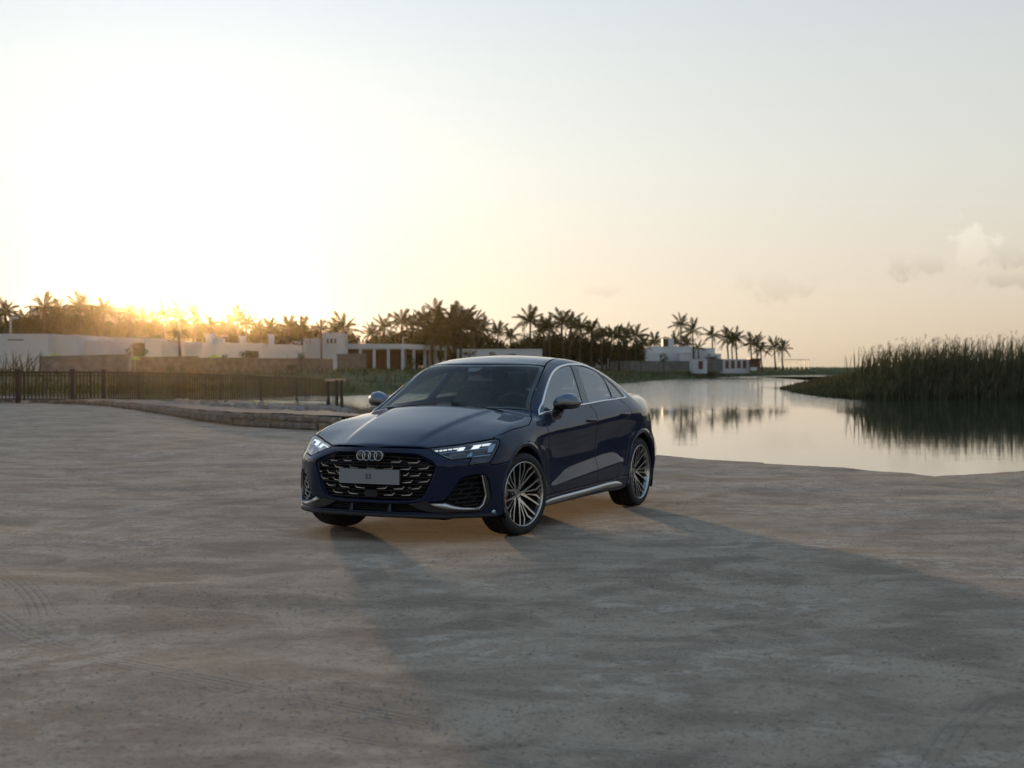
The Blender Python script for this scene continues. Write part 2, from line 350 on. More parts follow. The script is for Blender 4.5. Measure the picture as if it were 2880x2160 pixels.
    bp = N.new('ShaderNodeBump'); bp.inputs['Strength'].default_value = .85; bp.inputs['Distance'].default_value = 1.; L.new(h, bp.inputs['Height']); L.new(bp.outputs['Normal'], b.inputs['Normal'])
    return m
TRACKS = [(2.6, 10.9, 6.2, .10, .40), (2.6, 10.9, 6.55, .06, .46), (-3.2, 17.5, 11.4, .085, .47), (9.5, 12.2, 4.6, .09, .42), (9.8, 13.2, 5.3, .08, .42), (10.6, 11.2, 6.1, .10, .40), (8.2, 2.0, 7.4, .07, .48), (-10.0, 5.0, 8.0, .09, .47)]
M_GROUND = ground_mat()
def gz(x, y):   # gentle unevenness of the lot, flat under the car
    a = .010*np.sin(x*1.3 + .6*y) + .008*np.sin(2.1*y - .7*x + 1.) + .006*np.sin(3.1*x + 1.9*y) + .005*np.sin(5.3*y + 1.2*x + 2)
    cx, cy = x + .15, y - 13.; w = np.clip((np.sqrt((cx/2.3)**2 + (cy/3.2)**2) - .8)/.7, 0, 1)
    return a*w*w*(3 - 2*w)
def gpx(u, v, z=0.):   # ground point under a photograph pixel
    Y = FPX*(EYE - z)/(v - 1029.); return ((u-1440)/FPX*Y, Y)
EDGE = [(60, 46), (30, 27), (12.9, 20.9), (8.3, 19.4), (6.46, 18.55), (5.62, 17.95), (5.12, 17.72), (4.96, 18.33), (3.86, 19.6), (3.26, 20.45), (2.15, 21.7), (.6, 23.3), (-1.2, 25.6), (-2.6, 28.0), (-3.3, 29.3)]
BACK = [(-3.45, 29.7), (-4.23, 30.3), (-5.1, 31.3), (-6.04, 32.5), (-7.5, 35.4), (-9.1, 39.2), (-11.2, 44.0), (-13.2, 48.2), (-15.2, 51.2), (-17.4, 52.0), (-22, 51.5), (-45, 50)]
def jag(pts, step, amp):
    P = dense(np.array([(x, y, 0) for x, y in pts]), step)
    P[1:-1, :2] += RNG.normal(0, amp, (len(P)-2, 2)); return P[:, :2]
EDGEJ = jag(EDGE, .22, .035)
def build_ground():
    out = np.concatenate([EDGEJ, np.array(BACK), np.array([(-45, -30), (60, -30)])])
    lo, hi = out.min(0), out.max(0); pts = []
    for (x0, x1, y0, y1, s) in ((-7, 9, 3.5, 24, .11), (-20, 20, -4, 52, .6), (-45, 60, -30, 52, 3.)):
        g = np.stack(np.meshgrid(np.arange(x0, x1, s), np.arange(y0, y1, s)), -1).reshape(-1, 2)
        if s > .2: g = g[~((g[:, 0] > -7.1) & (g[:, 0] < 9.1) & (g[:, 1] > 3.4) & (g[:, 1] < 24.1))]
        if s > 2: g = g[~((g[:, 0] > -20.5) & (g[:, 0] < 20.5) & (g[:, 1] > -4.5))]
        pts.append(g)
    G = np.concatenate(pts); G = G[inside(G, out)]; keep = np.ones(len(G), bool)
    for i in range(0, len(G), 4000): keep[i:i+4000] = near(G[i:i+4000], out) > .07
    V2 = np.concatenate([out, G[keep]]); n = len(out)
    r = mgeo.delaunay_2d_cdt([Vector(p) for p in V2], [(i, (i+1) % n) for i in range(n)], [], 1, 1e-6)
    v = np.array([tuple(p) for p in r[0]]); z = gz(v[:, 0], v[:, 1]); V = np.column_stack([v, z])
    F = [t if np.cross(v[t[1]]-v[t[0]], v[t[2]]-v[t[0]]) > 0 else tuple(reversed(t)) for t in r[2]]
    # broken edge down to the water
    b = len(V); ed = EDGEJ; e0 = np.column_stack([ed, gz(ed[:, 0], ed[:, 1])]); nn = np.zeros_like(ed); nn[1:-1] = ed[2:] - ed[:-2]; nn[0], nn[-1] = nn[1], nn[-2]
    nn = np.stack([nn[:, 1], -nn[:, 0]], 1); nn /= np.linalg.norm(nn, axis=1, keepdims=True)
    V = np.concatenate([V, e0, np.column_stack([ed + nn*.10, np.full(len(ed), -.12)]), np.column_stack([ed + nn*.5, np.full(len(ed), -1.4)])]); k = len(ed)
    F = F + [(b+a*k+i, b+a*k+i+1, b+(a+1)*k+i+1, b+(a+1)*k+i) for a in range(2) for i in range(k-1)]
    o = mesh_obj('ground', V, F, M_GROUND, None, True); o['kind'] = 'structure'; return o
build_ground()
def water():
    m, nt, b = node_mat('lagoon_water'); N, L = nt.nodes, nt.links
    ge = N.new('ShaderNodeNewGeometry'); h = None
    for (sx, sy, s, w) in ((.55, .55, .9, .010), (.16, .5, 1.0, .022), (.05, .12, 1., .03)):
        mp = N.new('ShaderNodeMapping'); mp.inputs['Scale'].default_value = (sx*4, sy*4, 1); L.new(ge.outputs['Position'], mp.inputs['Vector'])
        n = N.new('ShaderNodeTexNoise'); n.inputs['Scale'].default_value = s; n.inputs['Detail'].default_value = 3; L.new(mp.outputs[0], n.inputs['Vector'])
        q = N.new('ShaderNodeMath'); q.operation = 'MULTIPLY'; L.new(n.outputs['Fac'], q.inputs[0]); q.inputs[1].default_value = w
        if h is None: h = q.outputs[0]
        else:
            a = N.new('ShaderNodeMath'); a.operation = 'ADD'; L.new(h, a.inputs[0]); L.new(q.outputs[0], a.inputs[1]); h = a.outputs[0]
    # breeze: calm near this shore, ruffled patches and a rougher far reach
    w_ = N.new('ShaderNodeTexNoise'); w_.inputs['Scale'].default_value = .035; w_.inputs['Detail'].default_value = 2.; L.new(ge.outputs['Position'], w_.inputs['Vector'])
    pm = N.new('ShaderNodeMapRange'); pm.inputs['From Min'].default_value = .45; pm.inputs['From Max'].default_value = .65; pm.inputs['To Min'].default_value = .0; pm.inputs['To Max'].default_value = .5; L.new(w_.outputs['Fac'], pm.inputs['Value'])
    sy = N.new('ShaderNodeSeparateXYZ'); L.new(ge.outputs['Position'], sy.inputs[0]); fr = N.new('ShaderNodeMapRange'); fr.interpolation_type = 'SMOOTHSTEP'; fr.inputs['From Min'].default_value = 68; fr.inputs['From Max'].default_value = 115; fr.inputs['To Min'].default_value = .5; fr.inputs['To Max'].default_value = 60.; L.new(sy.outputs['Y'], fr.inputs['Value'])
    sm = N.new('ShaderNodeMath'); sm.operation = 'ADD'; L.new(pm.outputs['Result'], sm.inputs[0]); L.new(fr.outputs['Result'], sm.inputs[1]); hh = N.new('ShaderNodeMath'); hh.operation = 'MULTIPLY'; L.new(h, hh.inputs[0]); L.new(sm.outputs[0], hh.inputs[1]); h = hh.outputs[0]
    bp = N.new('ShaderNodeBump'); bp.inputs['Strength'].default_value = WATER_BUMP; bp.inputs['Distance'].default_value = 1.; L.new(h, bp.inputs['Height']); L.new(bp.outputs['Normal'], b.inputs['Normal'])
    b.inputs['Base Color'].default_value = (.030, .040, .036, 1); b.inputs['Roughness'].default_value = .035; b.inputs['IOR'].default_value = 1.5; b.inputs['Specular IOR Level'].default_value = .5
    V = [(-9000, -200, -.8), (9000, -200, -.8), (9000, 15000, -.8), (-9000, 15000, -.8)]
    o = mesh_obj('water', V, [(0, 1, 2, 3)], m, None, False); o['kind'] = 'structure'
WATER_BUMP = .10
water()
def grass_mat(name, a, c, e):
    m, nt, b = node_mat(name); N, L = nt.nodes, nt.links
    ge = N.new('ShaderNodeNewGeometry'); n = N.new('ShaderNodeTexNoise'); n.inputs['Scale'].default_value = .35; n.inputs['Detail'].default_value = 6.; L.new(ge.outputs['Position'], n.inputs['Vector'])
    rp = N.new('ShaderNodeValToRGB'); r = rp.color_ramp; r.elements[0].position, r.elements[0].color = .32, (*a, 1); r.elements[1].position, r.elements[1].color = .68, (*e, 1); k = r.elements.new(.5); k.color = (*c, 1)
    L.new(n.outputs['Fac'], rp.inputs['Fac']); L.new(rp.outputs[0], b.inputs['Base Color']); b.inputs['Roughness'].default_value = .85; b.inputs['Specular IOR Level'].default_value = .2
    n2 = N.new('ShaderNodeTexNoise'); n2.inputs['Scale'].default_value = 3.; n2.inputs['Detail'].default_value = 5.; L.new(ge.outputs['Position'], n2.inputs['Vector'])
    bp = N.new('ShaderNodeBump'); bp.inputs['Strength'].default_value = 1.; bp.inputs['Distance'].default_value = .25; L.new(n2.outputs['Fac'], bp.inputs['Height']); L.new(bp.outputs['Normal'], b.inputs['Normal'])
    return m
M_GRASS = grass_mat('bank_grass', (.030, .046, .014), (.048, .070, .020), (.085, .088, .040))
def leaf_mat(name, a, c, trans=.35):
    # thin leaves: some of the low sun comes through
    m = bpy.data.materials.new(name); m.use_nodes = True; nt = m.node_tree; N, L = nt.nodes, nt.links; N.clear()
    o = N.new('ShaderNodeOutputMaterial'); d = N.new('ShaderNodeBsdfDiffuse'); t = N.new('ShaderNodeBsdfTranslucent'); x = N.new('ShaderNodeMixShader'); x.inputs['Fac'].default_value = trans
    ge = N.new('ShaderNodeNewGeometry'); n = N.new('ShaderNodeTexNoise'); n.inputs['Scale'].default_value = 1.3; n.inputs['Detail'].default_value = 3; L.new(ge.outputs['Position'], n.inputs['Vector'])
    ad = N.new('ShaderNodeMath'); ad.operation = 'ADD'; L.new(n.outputs['Fac'], ad.inputs[0]); ml = N.new('ShaderNodeMath'); ml.operation = 'MULTIPLY_ADD'; L.new(ge.outputs['Random Per Island'], ml.inputs[0]); ml.inputs[1].default_value = .5; ml.inputs[2].default_value = -.25; L.new(ml.outputs[0], ad.inputs[1])
    rp = N.new('ShaderNodeValToRGB'); e = rp.color_ramp.elements; e[0].position, e[0].color, e[1].position, e[1].color = .25, (*a, 1), .75, (*c, 1); L.new(ad.outputs[0], rp.inputs[0])
    L.new(rp.outputs[0], d.inputs['Color']); L.new(rp.outputs[0], t.inputs['Color']); L.new(d.outputs[0], x.inputs[1]); L.new(t.outputs[0], x.inputs[2]); L.new(x.outputs[0], o.inputs['Surface']); return m
# far shore: grassy bank from the waterline up to the resort
SHORE = [(-60, 70), (-34, 76), (-24, 84), (-19.5, 92), (-17, 98), (-15, 105), (-12.4, 108), (-10.3, 109), (-4, 118), (2, 140), (9, 165), (13.5, 179), (20, 209), (27, 237), (37, 268), (47.5, 295), (60, 325), (70, 342), (92, 352), (120, 360)]
def bank():
    P = dense(np.array([(x, y, 0) for x, y in SHORE]), 2.)[:, :2]; P[1:-1] += RNG.normal(0, .35, (len(P)-2, 2))
    d = np.zeros_like(P); d[1:-1] = P[2:]-P[:-2]; d[0], d[-1] = d[1], d[-2]; d = np.array([np.mean(d[max(0, i-6):i+7], axis=0) for i in range(len(d))]); n = np.stack([-d[:, 1], d[:, 0]], 1); n /= np.linalg.norm(n, axis=1, keepdims=True)
    rows = [(-2, -1.2), (0, -.82), (.8, -.45), (2.5, -.05), (6, .30), (11, .6), (18, .75), (30, .82), (60, .85), (140, .85), (420, .85)]
    V = []
    for k, (dist, z) in enumerate(rows):
        zz = z + (RNG.normal(0, .05, len(P)) if 1 < k < 8 else 0)
        q = P + n*dist
        if dist > 60: q = P + np.array([-.12, .99])*dist
        V.append(np.column_stack([q, np.full(len(P), 0.) + zz]))
    V = np.concatenate(V); m = len(P); F = [(r*m+i, r*m+i+1, (r+1)*m+i+1, (r+1)*m+i) for r in range(len(rows)-1) for i in range(m-1)]
    o = mesh_obj('grass_bank', V, F, M_GRASS, None, True); o['kind'] = 'structure'; return P, n
BANK_P, BANK_N = bank()
# land on the left between the lot and the lagoon, under the railing
M_DIRT = pbr('dry_dirt', (.19, .165, .135), .9, 0, 0, spec=.2, var=.3, scale=.8, bump=.6, bscale=6., detail=7.)
FENCE_P = [(-40, 50.5, .08), (-19.5, 51.0, .07), (-16.2, 51.6, .06), (-14.3, 52.2, .05), (-12.46, 56.0, -.02), (-10.3, 59.0, -.137), (-7.85, 63.0, -.28), (-7.33, 64.0, -.316)]
def leftland():
    B = np.array(BACK[:11] + [(-45, 50)]); B3 = np.column_stack([B, np.full(len(B), -.15)])
    A = even(B3, 60); top = even(np.array([(-3.0, 30.6, -.6), (-4.6, 34.5, -.25), (-6.5, 40, -.15), (-8.3, 48, -.1), (-10, 54, -.08), (-13, 53, .0), (-15.5, 51.9, .03), (-17.4, 52.4, .04), (-22, 52, .05), (-45, 51, .06)]), 60)
    far = even(np.array([(-1.5, 33, -1.2), (-1.8, 40, -1.2), (-3.5, 52, -1.2), (-5.2, 62, -1.2), (-7.5, 66.5, -1.2), (-12.0, 65, -.9), (-16, 66, -.3), (-20, 66, -.1), (-26, 66, 0), (-45, 66, 0)]), 60)
    fn = even(np.array(FENCE_P)[::-1], 60); fn[:, 2] -= .05
    V = []
    for a, t, f_, w in zip(A, top, fn, far): V += [a, t, f_ - [0, 1.2, .02], f_ + [.0, .8, -.04], w]
    F = [(5*i+k, 5*i+k+1, 5*i+6+k, 5*i+5+k) for i in range(59) for k in range(4)]
    F = [tuple(reversed(f)) for f in F]
    o = mesh_obj('left_shore', V, F, M_DIRT, None, True); o.name = 'shore'; o['kind'] = 'structure'
    bk = np.array([(-60, 66, .0), (-26, 66, 0), (-20, 66, -.1), (-16, 66.5, -.3)]); fr = np.array([(-60, 80, .4), (-30, 82, .2), (-22, 90, -.5), (-17.5, 98, -1.)])
    a, b_ = even(bk, 20), even(fr, 20); V = np.concatenate([a, b_]); mesh_obj('shore', V, [(i, i+1, 21+i, 20+i) for i in range(19)], M_GRASS, None, True)['kind'] = 'structure'
leftland()
# ------------------------------------------------------------------ resort buildings
M_WHITE = pbr('white_render', (.56, .56, .555), .8, 0, 0, spec=.2, var=.05, scale=.5, bump=.15, bscale=6., detail=6.)
M_TAN = pbr('tan_stone_wall', (.155, .128, .10), .9, 0, 0, spec=.2, var=.35, scale=2.2, bump=.9, bscale=4., detail=8.)
M_GREYW = pbr('grey_stone_wall', (.165, .155, .14), .9, 0, 0, spec=.2, var=.28, scale=2.2, bump=.9, bscale=4., detail=8.)
M_WOOD = pbr('dark_brown_timber', (.075, .040, .026), .6, 0, 0, spec=.3, var=.25, scale=3.)
M_REDW = pbr('red_brown_timber', (.14, .055, .035), .6, 0, 0, spec=.3, var=.25, scale=3.)
M_PANE = pbr('dark_window_glass', (.02, .022, .024), .1, 0, 0, spec=.5, var=.2, scale=2.)
M_POLE = pbr('grey_painted_steel', (.30, .30, .30), .5, .3, 0, var=.1, scale=4.)
M_BEIGE = pbr('beige_render', (.45, .40, .34), .8, 0, 0, spec=.2, var=.08, scale=.5, bump=.15, bscale=5.)
def wx(u, Y): return (u - 1440.)/FPX*Y
def wz(v, Y): return EYE + (1029. - v)/FPX*Y
def block(u0, u1, vt, Y, depth, z0=.7, par=None, name='wall', m=None, cap=True, dz=0.):
    # a wall or house body whose front stands Y metres away
    x0, x1 = wx(u0, Y), wx(u1, Y); zt = wz(vt, Y); m = m or M_WHITE
    mb = MB(); mb.box((x0, Y, z0 - .3), (x1, Y + depth, zt)); o = mb.build(name, m, par)
    if cap: c = MB(); c.box((x0 - .04, Y - .05, zt + .002), (x1 + .04, Y + depth + .05, zt + .09)); c.build('coping', m, par)
    return o
def opening(u0, u1, v0, v1, Y, par, m, name, recess=.12, frame=None):
    x0, x1, zb, zt = wx(u0, Y), wx(u1, Y), wz(v1, Y), wz(v0, Y); mb = MB(); mb.box((x0, Y - .03, zb), (x1, Y + recess, zt)); o = mb.build(name, m, par)
    if frame:
        f = MB(); w = .09
        f.box((x0 - w, Y - .07, zb), (x0, Y + .02, zt + w)); f.box((x1, Y - .07, zb), (x1 + w, Y + .02, zt + w)); f.box((x0, Y - .07, zt), (x1, Y + .02, zt + w)); f.build('frame', frame, o)
    return o
# left white house and its garden walls
h = empty('white_house', 'long low white house at the far left behind a grey garden wall', 'house')
block(-260, 135, 942, 112, 9, .7, h); block(135, 223, 945, 113.5, 8, .7, h); block(223, 292, 961, 115, 7, .7, h); block(292, 412, 952, 117, 7, .7, h)
opening(22, 66, 954, 958, 112, h, M_GREYW, 'recess_strip'); opening(374, 408, 965, 1002, 117, h, M_WOOD, 'alcove', frame=M_WHITE)  # recess line and recess: their dark is put in as slab colour
h = empty('white_house', 'white house straight below the glowing sun, partly behind a palm', 'house')
block(412, 505, 962, 122, 8, .7, h); block(505, 556, 965, 124, 8, .7, h); block(556, 642, 966, 126, 8, .7, h); block(578, 592, 941, 130, 2, 3, h, 'chimney'); block(592, 618, 954, 131, 2.5, 3, h, 'chimney')
h = empty('white_house', 'white house with a brown recess behind shrubs, left of the stepped house', 'house')
block(642, 735, 968, 135, 9, .7, h); block(735, 816, 971, 138, 8, .7, h); opening(646, 728, 987, 1006, 135, h, M_TAN, 'alcove', frame=M_WHITE); block(738, 843, 987, 131, .4, .7, h, 'garden_wall'); block(755, 765, 943, 142, 1.4, 3, h, 'chimney'); block(673, 685, 948, 141, 1.4, 3, h, 'chimney')  # the darker recess is a tan slab set on the wall
h = empty('stepped_white_house', 'white house rising in steps with dark slots in its top storey', 'house')
block(816, 852, 961, 165, 8, .7, h); block(846, 905, 953, 168, 8, .7, h); block(903, 956, 938, 170, 8, .7, h)
for a, b_ in ((919, 925), (929, 936), (940, 946)): opening(a, b_, 952, 966, 170, h, M_PANE, 'window', frame=M_WHITE)
h = empty('white_ramp_wall', 'white angled ramp wall in front of the stepped house', 'wall')
mb = MB(); Yr = 150; mb.prism([(wx(888, Yr), wz(1040, Yr)), (wx(947, Yr), wz(1040, Yr)), (wx(947, Yr), wz(1000, Yr)), (wx(925, Yr), wz(1000, Yr)), (wx(905, Yr), wz(1009, Yr)), (wx(888, Yr), wz(1009, Yr))], 'y', Yr, Yr + 1.2); mb.build('ramp', M_WHITE, h)
# colonnade
h = empty('white_colonnade', 'white flat roofed pavilion with tall square columns and brown screens', 'pavilion'); Yc = 186.
mb = MB(); mb.box((wx(845, Yc), Yc, wz(981, Yc)), (wx(1133, Yc), Yc + 9, wz(967, Yc))); mb.build('roof', M_WHITE, h)
# end wing turns away from us
xe = wx(1133, Yc); mb = MB(); mb.add([(xe, Yc, wz(981, Yc)), (xe, Yc, wz(967, Yc)), (xe + 5.4, Yc + 20, wz(967.5, Yc)), (xe + 5.4, Yc + 20, wz(981, Yc)), (xe - .2, Yc + 9, wz(981, Yc)), (xe - .2, Yc + 9, wz(967, Yc)), (xe - .2, Yc + 20, wz(981, Yc)), (xe - .2, Yc + 20, wz(967, Yc))], [(0, 3, 2, 1), (1, 2, 7, 5), (0, 4, 6, 3), (2, 3, 6, 7)]); mb.build('roof', M_WHITE, h)
def column(x, y, w=.34): mb = MB(); mb.box((x - w/2, y, .55), (x + w/2, y + w, wz(981, Yc) + .01)); mb.build('column', M_WHITE, h)
for u in (936, 974, 1013, 1052, 1092, 1132): column(wx(u, Yc), Yc + .05)
for k in range(1, 5): t = k/4.6; column(xe + 5.4*t - .1, Yc + 20*t, .38)
for a, b_ in ((849, 902), (905, 934), (938, 972), (977, 1011), (1016, 1049), (1056, 1089), (1096, 1129)):
    o = opening(a, b_, 984, 1040, Yc + 3, h, M_WOOD, 'timber_screen', .2)
    for k in range(4):
        u = a + (b_-a)*(k+.5)/4; mb = MB(); mb.box((wx(u, Yc) - .03, Yc + 2.86, wz(1038, Yc)), (wx(u, Yc) + .03, Yc + 2.96, wz(984, Yc))); mb.build('batten', M_REDW, o)
mb = MB(); mb.box((wx(850, Yc), Yc + 6, .5), (wx(1133, Yc), Yc + 6.4, wz(982, Yc))); mb.build('rear_wall', M_BEIGE, h)
mb = MB(); mb.box((wx(846, Yc), Yc + .1, .5), (wx(905, Yc), Yc + 8, wz(982, Yc))); mb.build('side_room', M_WHITE, h); opening(868, 904, 984, 996, Yc + .1, h, M_PANE, 'window')
mb = MB(); n = 12; Yq = 200; prof = [(wx(1205, Yq), .5)] + [(wx(1205 + 34*k/n, Yq), .5 + (wz(983, Yq) - .5)*(1 - (k/n)**2)**.6) for k in range(n+1)]; mb.prism(prof, 'y', Yq, Yq + .5); tag(mb.build('curved_white_wall', M_WHITE), 'white garden wall end curving down beside the colonnade', 'wall')
# garden walls along the bank
def gwall(u0, u1, v0, v1, Y, m, label, Y1=None):
    o = empty('garden_wall', label, 'wall'); Y1 = Y1 or Y; z0 = .35
    x0, x1 = wx(u0, Y), wx(u1, Y1); a, c = wz(v0, Y), wz(v1, Y1); mb = MB()
    mb.add([(x0, Y, z0), (x1, Y1, z0), (x1, Y1 + .4, z0), (x0, Y + .4, z0), (x0, Y, a), (x1, Y1, c), (x1, Y1 + .4, c), (x0, Y + .4, a)], [(3, 2, 1, 0), (4, 5, 6, 7), (0, 1, 5, 4), (1, 2, 6, 5), (2, 3, 7, 6), (3, 0, 4, 7)]); mb.build('wall', m, o)
    cp = MB(); cp.add([(x0, Y - .05, a + .003), (x1, Y1 - .05, c + .003), (x1, Y1 + .45, c + .003), (x0, Y + .45, a + .003), (x0, Y - .05, a + .08), (x1, Y1 - .05, c + .08), (x1, Y1 + .45, c + .08), (x0, Y + .45, a + .08)], [(3, 2, 1, 0), (4, 5, 6, 7), (0, 1, 5, 4), (1, 2, 6, 5), (2, 3, 7, 6), (3, 0, 4, 7)]); cp.build('coping', m, o)
gwall(110, 363, 1005, 999, 104, M_GREYW, 'grey stone garden wall in front of the left white house', 106)
gwall(369, 555, 1008, 1004, 108, M_TAN, 'tan stone wall below the sun with a lime parasol over its left end', 110); gwall(555, 716, 1009, 1008, 112, M_TAN, 'tan stone wall running right from the stretch below the sun', 118)
gwall(716, 835, 1010, 1010, 120, M_TAN, 'dark brown stone wall in front of the bright white garden wall', 125); gwall(835, 935, 1008, 1012, 128, M_TAN, 'brown stone wall left of the colonnade beside the white ramp', 134); gwall(945, 1030, 998, 996, 150, M_TAN, 'brown wall standing in front of the left columns of the colonnade', 160)
gwall(1285, 1525, 983, 983, 205, M_WHITE, 'long white wall seen just above the car roof', 215)
gwall(1711, 1882, 1016, 1017, 232, M_GREYW, 'long grey stone wall below the three round shrubs', 240); gwall(1882, 1940, 1017, 1017, 252, M_GREYW, 'short grey stone wall left of the small white gatehouse'); gwall(1989, 2033, 1009, 1011, 256, M_GREYW, 'grey wall between the gatehouse and the row of brown doors')
gwall(1985, 2012, 1006, 1006, 262, M_TAN, 'low brown wall under a shrub behind the gatehouse')
# right hand white house
h = empty('white_house', 'white house with a tall chimney near the right palms', 'house'); Yh = 268
block(1590, 1655, 981, Yh - 20, 9, .7, h); block(1655, 1700, 988, Yh - 16, 8, .7, h, m=M_BEIGE); block(1700, 1760, 988, Yh - 14, 8, .7, h); block(1745, 1790, 992, Yh - 10, 8, .7, h, m=M_BEIGE)
block(1785, 1826, 979, Yh + 3, 8, .7, h); block(1826, 1946, 975.5, Yh, 9, .7, h); block(1815, 1870, 994, Yh - 3, 3, .7, h); block(1914, 1946, 993, Yh - 4, 4, .7, h); block(1945, 2011, 980, Yh + 4, 8, .7, h); block(1998, 2028, 996, Yh + 1, 6, .7, h)
block(1880, 1895, 953, Yh + 3, 2, 3, h, 'chimney'); block(1864, 1879.5, 953.5, Yh + 3.4, 2, 3, h, 'chimney', M_WOOD); opening(1745, 1790, 1000, 1006, Yh - 10, h, M_PANE, 'window')  # one chimney in two blocks, its dark left side put in as brown
h = empty('white_gatehouse', 'small white gatehouse with one brown door on the far bank', 'hut'); Yg = 254
block(1948, 1989, 1011, Yg, 4, .3, h); opening(1964, 1977, 1015, 1038, Yg, h, M_REDW, 'door', frame=M_WHITE)
h = empty('white_bath_hut', 'white hut with four brown doors below the clump of palms', 'hut'); Yb = 262
block(2033, 2108, 1011.5, Yb, 4, .3, h)
for a in (2040, 2056, 2073, 2089): opening(a, a + 10, 1014, 1036, Yb, h, M_REDW, 'door', frame=M_WHITE)
h = empty('timber_kiosk', 'dark red timber kiosk at the right end of the bath hut', 'kiosk')
mb = MB(); mb.box((wx(2109, Yb), Yb - 1, .6), (wx(2136, Yb), Yb + 3, wz(1010, Yb))); mb.build('body', M_REDW, h)
mb = MB(); mb.box((wx(2107, Yb), Yb - 1.3, wz(1010, Yb) + .003), (wx(2138, Yb), Yb + 3.3, wz(1008, Yb))); mb.build('roof', M_WOOD, h); opening(2113, 2119, 1013, 1020, Yb - 1, h, M_PANE, 'window'); opening(2123, 2131, 1013, 1031, Yb - 1, h, M_WOOD, 'door')
mb = MB(); mb.box((wx(2106, Yb), Yb - 2, .5), (wx(2124, Yb), Yb - 1.1, wz(1033, Yb))); tag(mb.build('white_plinth', M_WHITE), 'white low plinth at the foot of the timber kiosk', 'plinth')
# villa above the left palms
h = empty('beige_villa', 'beige villa tower rising above the palms at far left with roof masts', 'building'); Yv = 190
block(82, 186, 866, Yv, 12, .7, h, m=M_BEIGE); block(184, 290, 858, Yv + 2, 12, .7, h, m=M_BEIGE); block(288, 344, 876, Yv + 1, 12, .7, h, m=M_BEIGE)
for k in range(16): u = 187 + k*6.4; mb = MB(); mb.box((wx(u, Yv), Yv + 2.1, wz(858, Yv + 2) + .1), (wx(u + 3.2, Yv), Yv + 2.4, wz(855.6, Yv + 2))); mb.build('parapet_tooth', M_BEIGE, h)
for u, v in ((205, 824), (289, 822), (343.5, 838)): mb = MB(); mb.tube([(wx(u, Yv), Yv + 4, 6), (wx(u, Yv), Yv + 4, wz(v, Yv))], [.11, .07], 6); mb.build('mast', M_POLE, h)
# pergola frame on the point, light poles
h = empty('pergola_frame', 'thin open pergola frame on the point beyond the last palms', 'pergola'); Yp = 330
for u in (2208, 2231, 2250, 2275):
    for dy in (0, 5): mb = MB(); mb.box((wx(u, Yp) - .05, Yp + dy, .6), (wx(u, Yp) + .05, Yp + dy + .1, wz(1012.5, Yp))); mb.build('post', M_POLE, h)
for dy in (0, 5): mb = MB(); mb.box((wx(2205, Yp), Yp + dy - .01, wz(1012.4, Yp)), (wx(2277, Yp), Yp + dy + .11, wz(1010.8, Yp))); mb.build('beam', M_POLE, h)
def lamp(u, vt, vb, Y, label, head=True):
    o = empty('lamp_post', label, 'lamp post'); x = wx(u, Y); mb = MB(); mb.tube([(x, Y, wz(vb, Y)), (x, Y, wz(vt, Y))], .09, 8); mb.build('pole', M_POLE, o)
    if head: mb = MB(); mb.box((x - .08, Y - .15, wz(vt, Y)), (x + .55, Y + .15, wz(vt, Y) + .16)); mb.build('lamp_head', M_POLE, o)
lamp(30, 897, 945, 116, 'pale lamp post standing on the left white house'); lamp(1133.5, 951, 968, 187, 'floodlight post on the corner of the colonnade roof'); lamp(622, 947, 967, 128, 'short lamp post on the roof of the white house below the sun')
lamp(1710, 1008, 1038, 228, 'pale bollard post at the left end of the long grey wall', False); lamp(366, 1006, 1042, 102, 'white post at the right end of the grey garden wall', False)
M_LIME = pbr('lime_canvas', (.34, .42, .05), .8, 0, 0, spec=.2, var=.1, scale=2.)
def parasol(u, v, w, Y, label):
    o = empty('parasol', label, 'parasol'); x = wx(u, Y); r = w/FPX*Y/2; z = wz(v, Y); n = 8; V = [(x, Y, z)] + [(x + r*math.cos(2*math.pi*k/n), Y + r*math.sin(2*math.pi*k/n), z - r*.42) for k in range(n)] + [(x, Y, z - .12)]
    mb = MB(); mb.add(V, [(0, 1+k, 1+(k+1) % n) for k in range(n)] + [(n+1, 1+(k+1) % n, 1+k) for k in range(n)]); mb.build('canopy', M_LIME, o)
    mb = MB(); mb.tube([(x, Y, .6), (x, Y, z + .1)], .03, 6); mb.build('pole', M_POLE, o)
parasol(154, 993, 34, 108, 'lime green parasol behind the grey wall at far left'); parasol(380, 1003, 38, 104, 'lime green parasol at the right end of the grey garden wall'); parasol(603, 997, 40, 122, 'lime green parasol just right of the sun'); parasol(808, 1000, 14, 128, 'small lime parasol in front of the bright white garden wall')
# ------------------------------------------------------------------ car body surface
# Car axes: x forward (0 = front axle), y left, z up, metres.
def pchip(x, y, q):
    x = np.asarray(x, float); y = np.asarray(y, float); q = np.asarray(q, float)
    h = np.diff(x); d = np.diff(y) / h
    m = np.zeros_like(y)
    m[0], m[-1] = d[0], d[-1]
    for i in range(1, len(x) - 1):
        if d[i - 1] * d[i] > 0:
            w1, w2 = 2 * h[i] + h[i - 1], h[i] + 2 * h[i - 1]
            m[i] = (w1 + w2) / (w1 / d[i - 1] + w2 / d[i])
    k = np.clip(np.searchsorted(x, q) - 1, 0, len(x) - 2)
    t = np.clip((q - x[k]) / h[k], 0, 1)
    h00 = 2*t**3 - 3*t**2 + 1; h10 = t**3 - 2*t**2 + t; h01 = -2*t**3 + 3*t**2; h11 = t**3 - t**2
    return h00*y[k] + h10*h[k]*m[k] + h01*y[k+1] + h11*h[k]*m[k+1]

